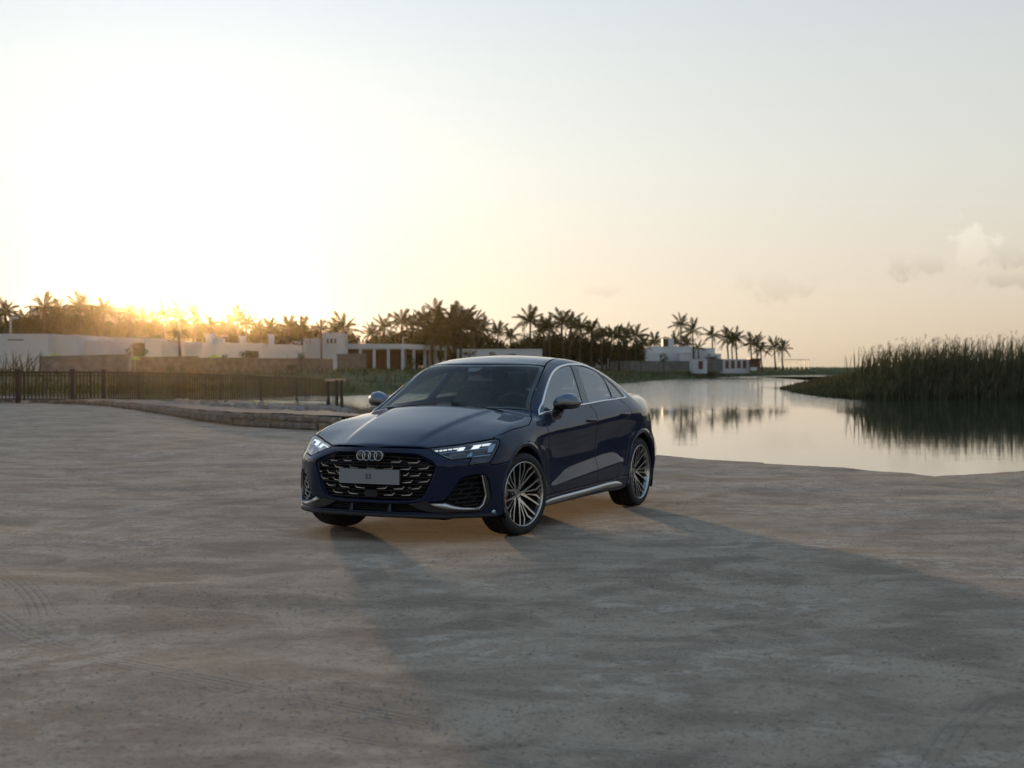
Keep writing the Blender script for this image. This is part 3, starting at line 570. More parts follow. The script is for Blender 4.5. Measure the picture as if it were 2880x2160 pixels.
def natspline(x, y, q):
    x = np.asarray(x, float); y = np.asarray(y, float); q = np.asarray(q, float); n = len(x)
    h = np.diff(x); A = np.zeros((n, n)); r = np.zeros(n); A[0, 0] = A[-1, -1] = 1
    for i in range(1, n - 1):
        A[i, i-1], A[i, i], A[i, i+1] = h[i-1], 2*(h[i-1] + h[i]), h[i]
        r[i] = 6*((y[i+1]-y[i])/h[i] - (y[i]-y[i-1])/h[i-1])
    M = np.linalg.solve(A, r)
    k = np.clip(np.searchsorted(x, q) - 1, 0, n - 2)
    qq = np.clip(q, x[0], x[-1]); a = x[k+1] - qq; b = qq - x[k]
    return (M[k]*a**3 + M[k+1]*b**3)/(6*h[k]) + (y[k]/h[k] - M[k]*h[k]/6)*a + (y[k+1]/h[k] - M[k+1]*h[k]/6)*b

def blur1(a, axis, n):
    for _ in range(n):
        p = np.concatenate([np.take(a, [0], axis), a, np.take(a, [-1], axis)], axis)
        s = [slice(None)]*2; s0, s1, s2 = s[:], s[:], s[:]
        s0[axis] = slice(0, -2); s1[axis] = slice(1, -1); s2[axis] = slice(2, None)
        a = .25*p[tuple(s0)] + .5*p[tuple(s1)] + .25*p[tuple(s2)]
    return a

class Grid2:
    # cubic B-spline lookup of a regular grid: C2 smooth, so reflections stay clean
    def __init__(s, x0, dx, y0, dy, a): s.x0, s.dx, s.y0, s.dy, s.a = x0, dx, y0, dy, a
    def __call__(s, x, y):
        u = (x - s.x0)/s.dx; v = (y - s.y0)/s.dy
        nx, ny = s.a.shape
        u = np.clip(u, 1, nx - 3.001); v = np.clip(v, 1, ny - 3.001)
        i = u.astype(int); j = v.astype(int); u = u - i; v = v - j
        def w(t): return [(1-t)**3/6, (3*t**3 - 6*t*t + 4)/6, (-3*t**3 + 3*t*t + 3*t + 1)/6, t**3/6]
        wu, wv = w(u), w(v); r = 0
        for p in range(4):
            for q in range(4):
                r = r + wu[p]*wv[q]*s.a[i + p - 1, j + q - 1]
        return r

SZ = [.10, .20, .28, .35, .42, .50, .58, .66, .74, .80, .84, .88, .93, .98, 1.03, 1.10, 1.20, 1.30, 1.40]
SIDE = {  # half width by station and (belt-relative) height
  .95: [.50, .52, .55, .55, .55, .55, .54, .52, .48, .44, .40, .36, .30, .25, .2, .2, .2, .2, .2],
  .80: [.66, .69, .70, .70, .70, .70, .69, .67, .63, .58, .54, .49, .43, .38, .33, .3, .3, .3, .3],
  .60: [.79, .815, .82, .82, .82, .82, .815, .80, .765, .72, .69, .65, .60, .56, .5, .45, .4, .4, .4],
  .40: [.855, .872, .878, .880, .882, .884, .882, .872, .848, .815, .79, .765, .72, .68, .63, .58, .53, .5, .5],
  .20: [.870, .886, .890, .893, .896, .899, .899, .895, .880, .857, .837, .812, .772, .735, .69, .64, .58, .54, .5],
  .00: [.872, .889, .895, .899, .902, .905, .906, .905, .897, .880, .862, .838, .800, .765, .73, .68, .61, .56, .5],
 -.25: [.862, .885, .894, .898, .900, .899, .895, .891, .890, .885, .874, .853, .818, .788, .756, .705, .640, .580, .51],
 -.50: [.838, .872, .889, .893, .883, .874, .869, .869, .877, .884, .879, .863, .830, .801, .768, .722, .655, .588, .52],
 -.90: [.825, .866, .888, .893, .880, .864, .859, .862, .874, .888, .887, .872, .840, .810, .776, .732, .668, .600, .53],
-1.40: [.825, .868, .890, .897, .888, .870, .860, .862, .874, .891, .891, .876, .844, .812, .777, .735, .674, .607, .54],
-1.90: [.830, .872, .892, .902, .898, .882, .868, .866, .878, .894, .896, .882, .848, .812, .775, .732, .672, .613, .555],
-2.30: [.850, .882, .898, .906, .908, .902, .893, .890, .895, .903, .902, .888, .850, .808, .770, .728, .670, .607, .54],
-2.63: [.860, .888, .898, .904, .908, .909, .908, .907, .907, .906, .900, .884, .843, .797, .752, .703, .630, .555, .49],
-2.95: [.845, .868, .880, .888, .897, .900, .893, .874, .867, .853, .843, .827, .788, .736, .668, .587, .505, .43, .38],
-3.25: [.70, .74, .775, .800, .813, .815, .803, .770, .760, .750, .740, .733, .710, .656, .576, .48, .41, .36, .32],
-3.50: [.59, .63, .665, .695, .712, .712, .690, .642, .628, .615, .606, .606, .598, .548, .48, .40, .34, .30, .28],
-3.75: [.40, .44, .47, .50, .52, .52, .49, .44, .43, .42, .41, .40, .39, .36, .32, .28, .25, .22, .2],
}
def _side_grid():
    xs = np.array(sorted(SIDE)); gx = np.arange(-3.9, 1.1, .02); gz = np.arange(0, 1.6, .01)
    cols = np.array([pchip(SZ, SIDE[x], gz) for x in xs])
    lo = gz < SZ[0]; cols[:, lo] = cols[:, [int(SZ[0]/.01)]]
    a = np.array([natspline(xs, cols[:, j], gx) for j in range(len(gz))]).T
    a = blur1(a, 1, 2); a = blur1(a, 0, 12)
    return Grid2(-3.9, .02, 0, .01, a)
_SG = _side_grid()
def sstep(a, b, t):
    t = np.clip((t - a)/(b - a), 0, 1); return t*t*(3 - 2*t)
def belt(x): return .928 + .094*sstep(0, 1, (-.45 - x)/2.1)
def side_y(x, z):
    zz = z + (.98 - belt(x))*sstep(.45, .92, z)
    y = _SG(x, zz)
    # lower door blade: facet between a straight lower crease and a curved upper one
    zl = .342 + (-.473 - x)*.0693
    zu = pchip([.40, .473, .655, .827, .986, 1.22, 1.517, 1.744, 1.88, 2.0, 2.117, 2.2], [.345, .352, .396, .448, .474, .498, .519, .537, .540, .522, .470, .462], np.clip(-x, .41, 2.19))
    w = sstep(-.44, -.56, x)*sstep(-2.15, -2.04, x)
    z0 = np.full_like(zz, .98) - belt(x)
    yl = _SG(x, zl) + .0095; yb = _SG(x, zu + z0*sstep(.45, .92, zu)); yu = yb - .0035
    t = np.clip((z - zl)/np.maximum(zu - zl, .03), 0, 1); fac = yl + (yu - yl)*(t + .10*np.sin(math.pi*t)*0)
    dlt = np.where(z < zl, .0095*np.exp(np.minimum(z - zl, 0)/.045), np.where(z > zu, -.0035*np.exp(-np.maximum(z - zu, 0)/.06), fac - y))
    y = y + w*dlt
    # arch flares
    for ax in (0., -2.631):
        r = np.sqrt((x - ax)**2 + (z - .335)**2)
        y = y + .007*np.exp(-((r - .36)/.075)**2)
    return y

FY = [0, .15, .30, .40, .50, .56, .62, .68, .74, .79, .84, .88, .91, .96]
FB = [.868, .864, .850, .834, .806, .783, .742, .690, .632, .575, .500, .400, .25, -.2]
TX = [-3.75, -3.60, -3.50, -3.30, -3.12, -3.00, -2.88, -2.70, -2.50, -2.35, -2.20, -2.00, -1.80, -1.65, -1.45, -1.25, -1.08, -.95, -.80, -.60, -.40, -.33, -.26, -.10, .10, .30, .50, .65, .75, .81, .85, .90, 1.0]
TZ = [1.03, 1.056, 1.060, 1.058, 1.060, 1.080, 1.122, 1.200, 1.280, 1.324, 1.357, 1.388, 1.405, 1.411, 1.408, 1.391, 1.363, 1.331, 1.253, 1.143, 1.030, .992, .976, .945, .905, .864, .818, .780, .752, .732, .712, .67, .57]
CX = [-3.75, -3.2, -2.95, -2.7, -2.3, -1.6, -1.07, -.60, -.42, -.30, 0, .3, .5, .65, .75, .85, 1.0]
CC = [.09, .09, .10, .17, .17, .125, .128, .135, .130, .085, .075, .11, .18, .27, .34, .40, .42]
_tx = np.arange(-3.9, 1.1, .01)
_tz = blur1(natspline(TX, TZ, _tx)[:, None].repeat(2, 1), 0, 3)[:, 0]
_tc = blur1(pchip(CX, CC, _tx)[:, None].repeat(2, 1), 0, 20)[:, 0]
_TG = Grid2(-3.9, .01, 0, 1, np.stack([_tz]*6, 1)); _CG = Grid2(-3.9, .01, 0, 1, np.stack([_tc]*6, 1))
def top_z(x, y):
    o = np.full_like(x, 2.)
    # windscreen and cowl are bowed: sections sweep back towards the sides
    bow = .20*y*y*sstep(.1, -.35, x)*sstep(-1.9, -1.1, x) - .16*y*y*sstep(-2.0, -2.5, x)*sstep(-3.3, -3.0, x)
    z = _TG(x + bow, o) - _CG(x, o)*y*y
    # bonnet power dome with two soft creases
    yc = .30 + .17*np.clip((.75 - x)/1.1, 0, 1)
    m = sstep(-.36, -.25, x)*sstep(.84, .45, x)
    d = np.abs(y) - yc
    return z + m*.014*(.5 - .5*np.tanh(d/.022)) - m*.006*sstep(.0, .2, d)
_fy = np.arange(-.1, 1.2, .01)
_FG = Grid2(-.1, .01, 0, 1, np.stack([blur1(pchip(FY, FB, np.abs(_fy))[:, None].repeat(2, 1), 0, 4)[:, 0]]*6, 1))
def front_x(y, z):
    o = np.full_like(y, 2.)
    b = _FG(y, o)
    k = .20 + .62*sstep(.12, .44, y)            # upper edge leans back, more so towards the lamps
    return b - k*np.maximum(z - .585, 0)*sstep(.56, .64, z) - .05*np.maximum(.32 - z, 0)
def rear_x(y, z):
    base = .40*np.maximum(y - .25, 0)**2 + .9*np.maximum(y - .6, 0)**2
    return -3.625 + base + .07*sstep(.62, 1.0, z) + .04*sstep(.45, .2, z) - .03*np.exp(-((z - 1.035)/.02)**2)
def smax(a, b, k):
    h = np.maximum(k - np.abs(a - b), 0)/k
    return np.maximum(a, b) + h*h*k*.25
def body_g(p):
    x, z = p[..., 0], p[..., 2]; y = np.abs(p[..., 1])
    gs = (y - side_y(x, z))*.97
    dz = (top_z(x + .01, y) - top_z(x - .01, y))/.02
    gt = (z - top_z(x, y))/np.sqrt(1 + dz*dz)
    gf = (x - front_x(y, z))*.8
    gr = (rear_x(y, z) - x)*.9
    k1 = .05 + .03*sstep(-1.0, -1.5, x) - .045*sstep(-2.7, -3.0, x) - .02*sstep(-.2, .3, x)
    g = smax(gt, gs, k1)
    g = smax(g, gf, .03)
    g = smax(g, gr, .04)
    return g
def grad_g(p, e=.004):
    n = np.stack([body_g(p + e*np.eye(3)[i]) - body_g(p - e*np.eye(3)[i]) for i in range(3)], -1)
    return n/np.maximum(np.linalg.norm(n, axis=-1, keepdims=True), 1e-9)
def march(o, d, t0, t1, n=160):
    # first crossing from outside to inside along o + t d
    o = np.broadcast_to(o, d.shape); ts = np.linspace(t0, t1, n)
    lo = np.full(d.shape[:-1], t0); hi = np.full(d.shape[:-1], t1); found = np.zeros(d.shape[:-1], bool)
    for a, b in zip(ts[:-1], ts[1:]):
        ins = body_g(o + b*d) < 0
        new = ins & ~found
        lo = np.where(new, a, lo); hi = np.where(new, b, hi); found |= ins
    for _ in range(22):
        mid = .5*(lo + hi); ins = body_g(o + mid[..., None]*d) < 0
        hi = np.where(ins, mid, hi); lo = np.where(ins, lo, mid)
    return o + np.where(found, .5*(lo + hi), t1)[..., None]*d
# ------------------------------------------------------------------ the car
M_PAINT = pbr('navy_metallic_paint', (.0034, .0095, .032), .45, .0, .90, .012, .06, .10, 900.)
M_BLACK = pbr('gloss_black_trim', (.012, .012, .014), .22, 0, .5, .05, .5, .2, 30.)
M_MATT = pbr('matt_black_plastic', (.014, .014, .015), .62, 0, 0, .1, .4, .25, 60., .15, 200.)
M_VOID = pbr('dark_cavity', (.006, .006, .007), .9, 0, 0, .1, .2, .3, 20.)
M_ALU = pbr('satin_aluminium', (.50, .51, .53), .30, 1., 0, .1, .5, .05, 60., rvar=.04)
M_CHROME = pbr('bright_trim', (.72, .73, .75), .16, 1., 0, .1, .5, .04, 20.)
M_GUNM = pbr('warm_grey_metal', (.34, .33, .32), .32, 1., 0, .1, .5, .06, 40.)
M_RUBBER = pbr('tyre_rubber', (.018, .018, .019), .72, 0, 0, .1, .35, .25, 25., .12, 120., rvar=.08)
M_RIMF = pbr('machined_rim_face', (.50, .49, .48), .27, 1., 0, .1, .5, .05, 50., rvar=.03)
M_RIMD = pbr('rim_gloss_black', (.016, .017, .019), .28, 0, .4, .05, .5, .2, 30.)
M_DISC = pbr('brake_disc_steel', (.28, .27, .26), .35, 1., 0, .1, .5, .1, 80.)
M_RED = pbr('red_caliper_paint', (.30, .018, .012), .35, 0, .6, .05, .5, .1, 30.)
M_INT = pbr('dark_interior', (.035, .035, .038), .75, 0, 0, .1, .3, .2, 30., .1, 200.)
M_SEAT = pbr('grey_seat_leather', (.08, .08, .082), .55, 0, 0, .1, .4, .15, 20., .12, 120.)
M_GLASS = glass_mat('clear_windscreen_glass', (.86, .92, .90), .60, ior=1.45)
M_GLASD = glass_mat('tinted_side_glass', (.42, .48, .50), 1.0, ior=3.2)
M_GLASF = glass_mat('front_side_glass', (.74, .80, .80), 1.0, ior=2.9)
M_LENS = glass_mat('headlamp_lens', (.90, .92, .93))
M_DRL = pbr('lit_lamp_element', (.8, .8, .78), .3, 0, 0, emit=((.92, .97, 1.0), .33))
M_LAMPM = pbr('lamp_bezel_blue_grey', (.42, .50, .60), .22, .9, 0, .1, .5, .05, 60.)
M_LAMPD = pbr('lamp_dark_inner', (.03, .032, .036), .3, 0, .3, .05, .5, .2, 40.)
M_TAIL = pbr('red_tail_lens', (.35, .012, .010), .12, 0, 1., .03, .5, .1, 40.)
M_PLATE = pbr('grey_plate', (.20, .215, .235), .42, 0, 0, .1, .5, .03, 8.)
M_INK = pbr('dark_plate_ink', (.02, .02, .022), .5, 0, 0)
M_PAD = pbr('headliner', (.03, .03, .032), .9, 0, 0, .1, .2, .2, 30.)

car = empty('sedan_car', 'dark blue four door sedan parked on the gravel lot, front wheels turned, headlights lit', 'car')
WC, SIDE_C = Chart('arch', b=.25), Chart('wrap', .2, .6)
FEN_C, FRO, REA = Chart('wrap', .3, .45), Chart('front', .15), Chart('rear', -2.95)
def sym(half):
    # half outline from the centre line round the left side and back to the centre line
    h = np.asarray(half, float); k = [i for i in range(len(h)) if h[i, 1] > 1e-6]
    return np.concatenate([h, h[k][::-1]*[1, -1, 1]])
def S(*p): return on_side(p)
def cc(*a): return np.concatenate([np.asarray(q, float) for q in a])
def arc(ax, r, a0, a1, n=24, zc=.335):
    t = np.radians(np.linspace(a0, a1, n)); return on_side(np.stack([ax + r*np.cos(t), zc + r*np.sin(t)], 1))
def both(o): return o, flip_copy(o)

HOOD_EDGE = [(.849, 0, .712), (.838, .10, .712), (.807, .21, .711), (.772, .293, .708), (.734, .374, .706)]
LAMP_TOP = [(.719, .407, .704), (.697, .436, .708), (.651, .483, .714), (.602, .533, .721), (.554, .584, .728), (.504, .635, .738), (.453, .685, .748), (.406, .738, .758), (.362, .785, .767)]
LAMP_OUT = [(.340, .817, .764), (.352, .834, .745), (.42, .84, .675), (.471, .835, .629), (.516, .827, .594)]
LAMP_BOT = [(.593, .775, .587), (.656, .716, .578), (.607, .724, .635), (.666, .667, .628), (.715, .617, .622), (.731, .574, .636), (.731, .498, .669)]
HOOD_CUT = [(.344, .785, .774), (.248, .813, .799), (.128, .825, .822), (-.075, .836, .841), (-.2, .831, .854), (-.271, .813, .876), (-.36, .778, .903), (-.444, .739, .926), (-.489, .719, .953)]
COWL = [(-.425, .567, .966), (-.355, .411, .976), (-.275, .21, .985), (-.25, 0, .99)]
# bonnet
M_PAINT.node_tree.nodes['Principled BSDF'].inputs['Coat IOR'].default_value = 1.38
hood = panel('hood', sym(cc([(x - .006, y, z + .004) for x, y, z in HOOD_EDGE], LAMP_TOP, HOOD_CUT, COWL)), WC, M_PAINT, car, step=.020, gap=.004)
# front bumper with its three openings
A1 = arc(0, .395, 40, -18, 12)
GR = [(.833, 0, .667), (.832, .15, .667), (.83, .223, .666), (.809, .288, .665), (.786, .367, .658), (.784, .402, .645), (.797, .51, .599), (.799, .52, .586), (.80, .516, .55), (.808, .495, .488), (.818, .461, .403), (.826, .434, .358), (.83, .417, .341), (.838, .38, .327), (.849, .31, .318), (.857, .238, .314), (.86, .1, .312), (.861, 0, .312)]
LOW = [(.857, 0, .290), (.845, .329, .294), (.817, .465, .308), (.772, .579, .323), (.758, .599, .341), (.736, .627, .39), (.712, .655, .438), (.688, .683, .48), (.659, .713, .497), (.576, .789, .505), (.545, .812, .503), (.528, .822, .47), (.509, .833, .384), (.501, .837, .33), (.535, .816, .269), (.571, .789, .231), (.703, .66, .228), (.795, .518, .230), (.834, .378, .232), (.853, .236, .232), (.861, 0, .232)]
bump_half = cc([(.849, 0, .710)], [(p[0], p[1], p[2]-.005) for p in HOOD_EDGE[1:]], [(.722, .405, .700)], LAMP_BOT[::-1], [(.514, .828, .590), (.494, .84, .578), (.409, .871, .582)], A1, [(.40, .868, .188), (.523, .82, .189), (.655, .711, .194), (.797, .51, .206), (.852, .236, .209), (.862, 0, .210)])
bumper = panel('front_bumper', sym(bump_half), FRO, M_PAINT, car, holes=[sym(GR), sym(LOW)], step=.020, gap=.003, flange=.05)
# grille surround: chamfered lip round the opening
Gs = FRO.uv(sym(GR)); Gs = resample(Gs, .014)
if area2(Gs) < 0: Gs = Gs[::-1]
gi, go = FRO.pos(inset(Gs, .002)), FRO.pos(inset(Gs, -.020))
gm = FRO.pos(Gs)
ribbon('grille_surround', go, gi, M_PAINT, car, .0025, -.030, closed=True, back=.004)
# grille mesh
CX0 = -.032
core = panel('grille_backing', sym(GR), FRO, M_VOID, car, gap=-.01, off=-.085, flange=.02, step=.05, edge=.03, rnd=.004)
for z in np.arange(.333, .665, .0262):
    ymax = np.interp(z, [.312, .33, .36, .48, .59, .60, .645, .667], [.3, .41, .44, .50, .53, .515, .41, .30])
    p = on_front([(y, z) for y in np.linspace(-ymax, ymax, 25)]); n = grad_g(p); p = p + n*(-.034)
    mb = MB(); mb.tube(p, .0042, 4); mb.build('grille_slat', M_MATT, car, True)
FLECK = [[(.806, .393, .627), (.823, .378, .612), (.841, .307, .607)], [(.840, .255, .625), (.850, .242, .610), (.860, .172, .605)],
 [(.814, .475, .578), (.818, .461, .561), (.835, .392, .554)], [(.845, .336, .570), (.848, .319, .552), (.857, .247, .548)], [(.861, .190, .568), (.862, .177, .550), (.865, .108, .548)],
 [(.809, .492, .512), (.812, .480, .511), (.818, .462, .510)], [(.831, .412, .526), (.835, .392, .506), (.846, .326, .501)], [(.846, .318, .526), (.850, .298, .506), (.857, .235, .501)],
 [(.813, .477, .480), (.818, .460, .462), (.835, .394, .455)], [(.843, .349, .473), (.846, .330, .455), (.855, .266, .450)],
 [(.831, .415, .428), (.834, .397, .411), (.846, .333, .404)], [(.852, .282, .422), (.854, .265, .405), (.861, .193, .401)], [(.864, .140, .421), (.865, .125, .405), (.867, .054, .400)],
 [(.844, .346, .376), (.847, .327, .360), (.855, .257, .355)], [(.860, .204, .373), (.862, .184, .357), (.865, .112, .353)]]
def fleck(q, sgn):
    q = np.array(q, float); a = q[0]; d = q[0]-q[1]; a0 = q[1] + d*1.0
    mb = MB(); P = np.array([a0, q[1], q[2]])*[1, sgn, 1]; n = grad_g(P); w = [.0045, .0062, .0028]; V = []
    for i in range(3):
        c = P[i] - n[i]*.018
        V += [c + np.array([-.006, 0, w[i]]), c + np.array([.004, 0, w[i]*.4]), c + np.array([.004, 0, -w[i]]), c + np.array([-.006, 0, -w[i]*1.3])]
    F = [(0, 1, 2, 3), (11, 10, 9, 8)] + [(4*i+k, 4*i+(k+1) % 4, 4*i+4+(k+1) % 4, 4*i+4+k) for i in range(2) for k in range(4)]
    mb.add(V, F); return mb.build('grille_accent', M_CHROME, car)
for q in FLECK: fleck(q, 1); fleck(q, -1)
mb = MB(); mb.box((.838, -.036, .5455), (.852, .036, .5515)); mb.build('grille_accent', M_CHROME, car)
def vrib(a, b):   # dark slanting ribs that link the rows
    for sg in (1, -1):
        P = np.array([a, b])*[1, sg, 1]; P = P - grad_g(P)*.033; mb = MB(); mb.tube(P, .005, 4); mb.build('grille_rib', M_MATT, car)
for a, b in (((.80, .37, .655), (.823, .378, .612)), ((.84, .215, .655), (.850, .242, .610)), ((.86, .06, .612), (.865, .035, .552)), ((.842, .31, .607), (.848, .319, .552)), ((.858, .165, .607), (.862, .177, .552)), ((.85, .29, .40), (.847, .327, .36)), ((.863, .15, .40), (.862, .184, .357)), ((.835, .40, .61), (.82, .455, .565))): vrib(a, b)
mb = MB(); mb.prism([(-.045, .335), (.045, .335), (.06, .36), (.045, .388), (-.045, .388), (-.06, .36)], 'x', .80, .852); mb.build('sensor_pod', M_MATT, car)
for sy in (.325, -.325):
    mb = MB(); mb.lathe([(-.02, .0), (-.02, .013), (.004, .013), (.006, .009), (.006, 0)], 16, 'y'); o = mb.build('parking_sensor', M_BLACK, car, True)
    o.matrix_local = Matrix.Translation((.838, sy, .409)) @ Matrix.Rotation(-math.pi/2, 4, 'Z')
# emblem: four interlocked rings
emb = bpy.data.objects.new('emblem', None); COL.objects.link(emb); emb.parent = car; emb.location = (.868, 0, .645); emb.rotation_euler = (0, math.radians(-8), 0); emb['label'] = 'badge of four interlocked silver rings'
for i, yy in enumerate((-.0765, -.0255, .0255, .0765)):
    mb = MB(); prof = [(.0045*math.cos(t), .0352 + .0034*math.sin(t)) for t in np.linspace(0, 2*math.pi, 9)[:-1]]
    mb.lathe(prof, 40, 'y', closed=True); o = mb.build('ring', M_ALU, emb, True); o.matrix_local = Matrix.Translation((.003*(i % 2), yy, 0)) @ Matrix.Rotation(math.pi/2, 4, 'Z')
    mb = MB(); mb.lathe([(-.018, 0), (-.018, .036), (-.004, .036), (-.004, 0)], 24, 'y'); o = mb.build('ring_base', M_BLACK, emb, True); o.matrix_local = Matrix.Translation((-.012, yy, .004)) @ Matrix.Rotation(-math.pi/2, 4, 'Z')
# number plate
pl = MB(); V = []; 
for y in np.linspace(-.26, .26, 15):
    x = .884 - .10*y*y
    V += [(x, y, .435), (x+.004, y, .4355), (x+.004, y, .5445), (x, y, .545)]
F = [(4*i+k, 4*i+(k+1) % 4, 4*i+4+(k+1) % 4, 4*i+4+k) for i in range(14) for k in range(4)] + [(3, 2, 1, 0), (56, 57, 58, 59)]
pl.add(V, F); plate = pl.build('number_plate', M_PLATE, car); plate['label'] = 'blank grey front plate reading S3'
mb = MB(); mb.box((.83, -.25, .44), (.876, .25, .54)); mb.build('plate_holder', M_MATT, car)
tx = bpy.data.curves.new('plate_text', 'FONT'); tx.body = 'S3'; tx.size = .052; tx.align_x = 'CENTER'; tx.align_y = 'CENTER'; tx.extrude = .0006; tx.offset = .0008; tx.space_character = 1.08
to = bpy.data.objects.new('plate_text_source', tx); COL.objects.link(to); bpy.context.view_layer.update()
tm = bpy.data.meshes.new_from_object(to.evaluated_get(bpy.context.evaluated_depsgraph_get())); bpy.data.objects.remove(to); tm.materials.append(M_INK)
tobj = bpy.data.objects.new('plate_lettering', tm); COL.objects.link(tobj); tobj.parent = plate; tobj.matrix_local = Matrix.Translation((.8888, 0, .489)) @ Matrix.Rotation(math.pi/2, 4, 'Z') @ Matrix.Rotation(math.pi/2, 4, 'X')

# side intakes, blades, splitter (left then mirrored)
WING = [(.846, .31, .291), (.845, .329, .294), (.817, .465, .3075), (.794, .528, .279), (.747, .608, .254), (.597, .768, .252), (.556, .803, .318), (.547, .809, .35), (.573, .791, .5045), (.545, .812, .502), (.529, .821, .47), (.510, .832, .384), (.502, .836, .33), (.536, .815, .27), (.571, .789, .232), (.703, .66, .229), (.795, .518, .231), (.826, .419, .245), (.838, .36, .268)]
def woff(p): return np.full(len(p), -.008)
o = panel('intake_frame', WING, FRO, M_BLACK, car, gap=.0, off=-.006, step=.03, flange=.05); flip_copy(o)
BLADE = [(.817, .465, .3075), (.774, .575, .3215), (.735, .627, .297), (.673, .695, .272), (.60, .766, .262), (.747, .608, .2525), (.794, .528, .279)]
BL_UP = np.array([(.817, .466, .3075), (.79, .545, .319), (.768, .583, .321), (.735, .627, .297), (.700, .668, .281), (.673, .695, .272), (.630, .738, .266), (.598, .767, .261), (.572, .790, .288)])
BL_LO = np.array([(.816, .470, .3055), (.803, .508, .288), (.783, .547, .272), (.755, .595, .257), (.715, .645, .2515), (.68, .685, .2515), (.64, .728, .2512), (.596, .769, .2515), (.565, .795, .284)])
def blade(sg):
    a, b = even(BL_UP, 26)*[1, sg, 1], even(BL_LO, 26)*[1, sg, 1]
    return ribbon('intake_blade', a, b, M_ALU, car, -.055, .014, back=.03)
def trimline(sg):
    c = even(np.array([(.596, .769, .2515), (.565, .795, .284), (.556, .803, .318), (.547, .809, .352), (.560, .800, .427), (.573, .791, .503)]), 30)*[1, sg, 1]
    n = grad_g(c); mb = MB(); mb.tube(c + n*.006, [.0062]*22 + [.0055, .005, .0045, .004, .0035, .003, .0025, .002], 6); return mb.build('intake_trim', M_ALU, car, True)
INT = [(.688, .683, .48), (.659, .713, .497), (.576, .789, .504), (.562, .799, .427), (.55, .808, .346), (.56, .801, .315), (.599, .767, .259), (.673, .695, .271), (.735, .627, .298), (.772, .579, .323), (.758, .599, .341), (.736, .627, .39), (.712, .655, .438)]
o = panel('intake_backing', INT, FRO, M_VOID, car, gap=-.012, off=-.075, step=.05, edge=.03); flip_copy(o)
SL = [[(.688, .683, .470), (.64, .73, .485), (.574, .790, .492)], [(.706, .662, .432), (.652, .720, .438), (.570, .793, .445)], [(.730, .634, .396), (.642, .730, .406), (.564, .798, .411)], [(.750, .610, .360), (.659, .713, .369), (.558, .802, .378)], [(.755, .603, .328), (.659, .713, .338), (.552, .807, .348)], [(.717, .648, .298), (.642, .729, .305), (.562, .799, .310)], [(.673, .695, .276), (.592, .774, .285)]]
DG = [[(.652, .720, .462), (.672, .699, .436)], [(.597, .772, .491), (.611, .759, .469)], [(.712, .655, .424), (.730, .634, .396)], [(.620, .751, .432), (.644, .728, .406)], [(.678, .693, .396), (.700, .669, .366)], [(.576, .789, .403), (.604, .765, .375)], [(.739, .624, .354), (.752, .606, .328)], [(.639, .733, .366), (.669, .703, .336)], [(.703, .666, .322), (.717, .648, .298)], [(.604, .765, .333), (.635, .736, .303)], [(.668, .702, .296), (.674, .695, .280)]]
for sg in (1, -1):
    blade(sg); trimline(sg)
    for k, L in enumerate((SL, DG)):
        for q in L:
            c = even(np.array(q), 7)*[1, sg, 1]; mb = MB(); mb.tube(c - grad_g(c)*.022, .0042, 4); mb.build('intake_slat' if k == 0 else 'intake_rib', M_GUNM if sg < 0 else M_MATT, car, True)  # slats alike on both sides, coloured lighter on the right as if lit
# centre lower opening
mb = MB(); mb.box((.70, -.45, .222), (.775, .45, .30)); mb.build('lower_grille_backing', M_VOID, car)
for z in np.linspace(.241, .286, 4):
    p = on_front([(y, z) for y in np.linspace(-.44, .44, 19)]); mb = MB(); mb.tube(p - grad_g(p)*.04, .0032, 4); mb.build('lower_grille_slat', M_MATT, car, True)
for yy in (-.165, .165):
    mb = MB(); mb.add([(.862, yy-.016, .232), (.862, yy+.016, .232), (.79, yy+.012, .232), (.79, yy-.012, .232), (.848, yy-.006, .294), (.848, yy+.006, .294), (.79, yy+.006, .294), (.79, yy-.006, .294)], [(3, 2, 1, 0), (4, 5, 6, 7), (0, 1, 5, 4), (1, 2, 6, 5), (2, 3, 7, 6), (3, 0, 4, 7)]); mb.build('lower_grille_fin', M_PAINT, car)
SPH = [(.853, 0, .2), (.852, .2, .2), (.834, .378, .2), (.795, .518, .2), (.703, .66, .2), (.571, .789, .2), (.50, .835, .2), (.44, .855, .2)]
spc = np.concatenate([np.array(SPH)[::-1]*[1, -1, 1], np.array(SPH)[1:]]); spc = even(spc, 60)
n2 = grad_g(spc*[1, 1, 0] + [0, 0, .25]); n2[:, 2] = 0
mb = MB(); V = []
for p, n in zip(spc, n2):
    q = p + n*.010
    V += [p + [0, 0, .018], q + [0, 0, .012], q + [0, 0, -.012], p - n*.09 + [0, 0, -.022], p - n*.09 + [0, 0, .018]]
F = [(5*i+k, 5*i+(k+1) % 5, 5*i+5+(k+1) % 5, 5*i+5+k) for i in range(59) for k in range(5)]
mb.add(V, F); mb.build('front_splitter', M_MATT, car, True)
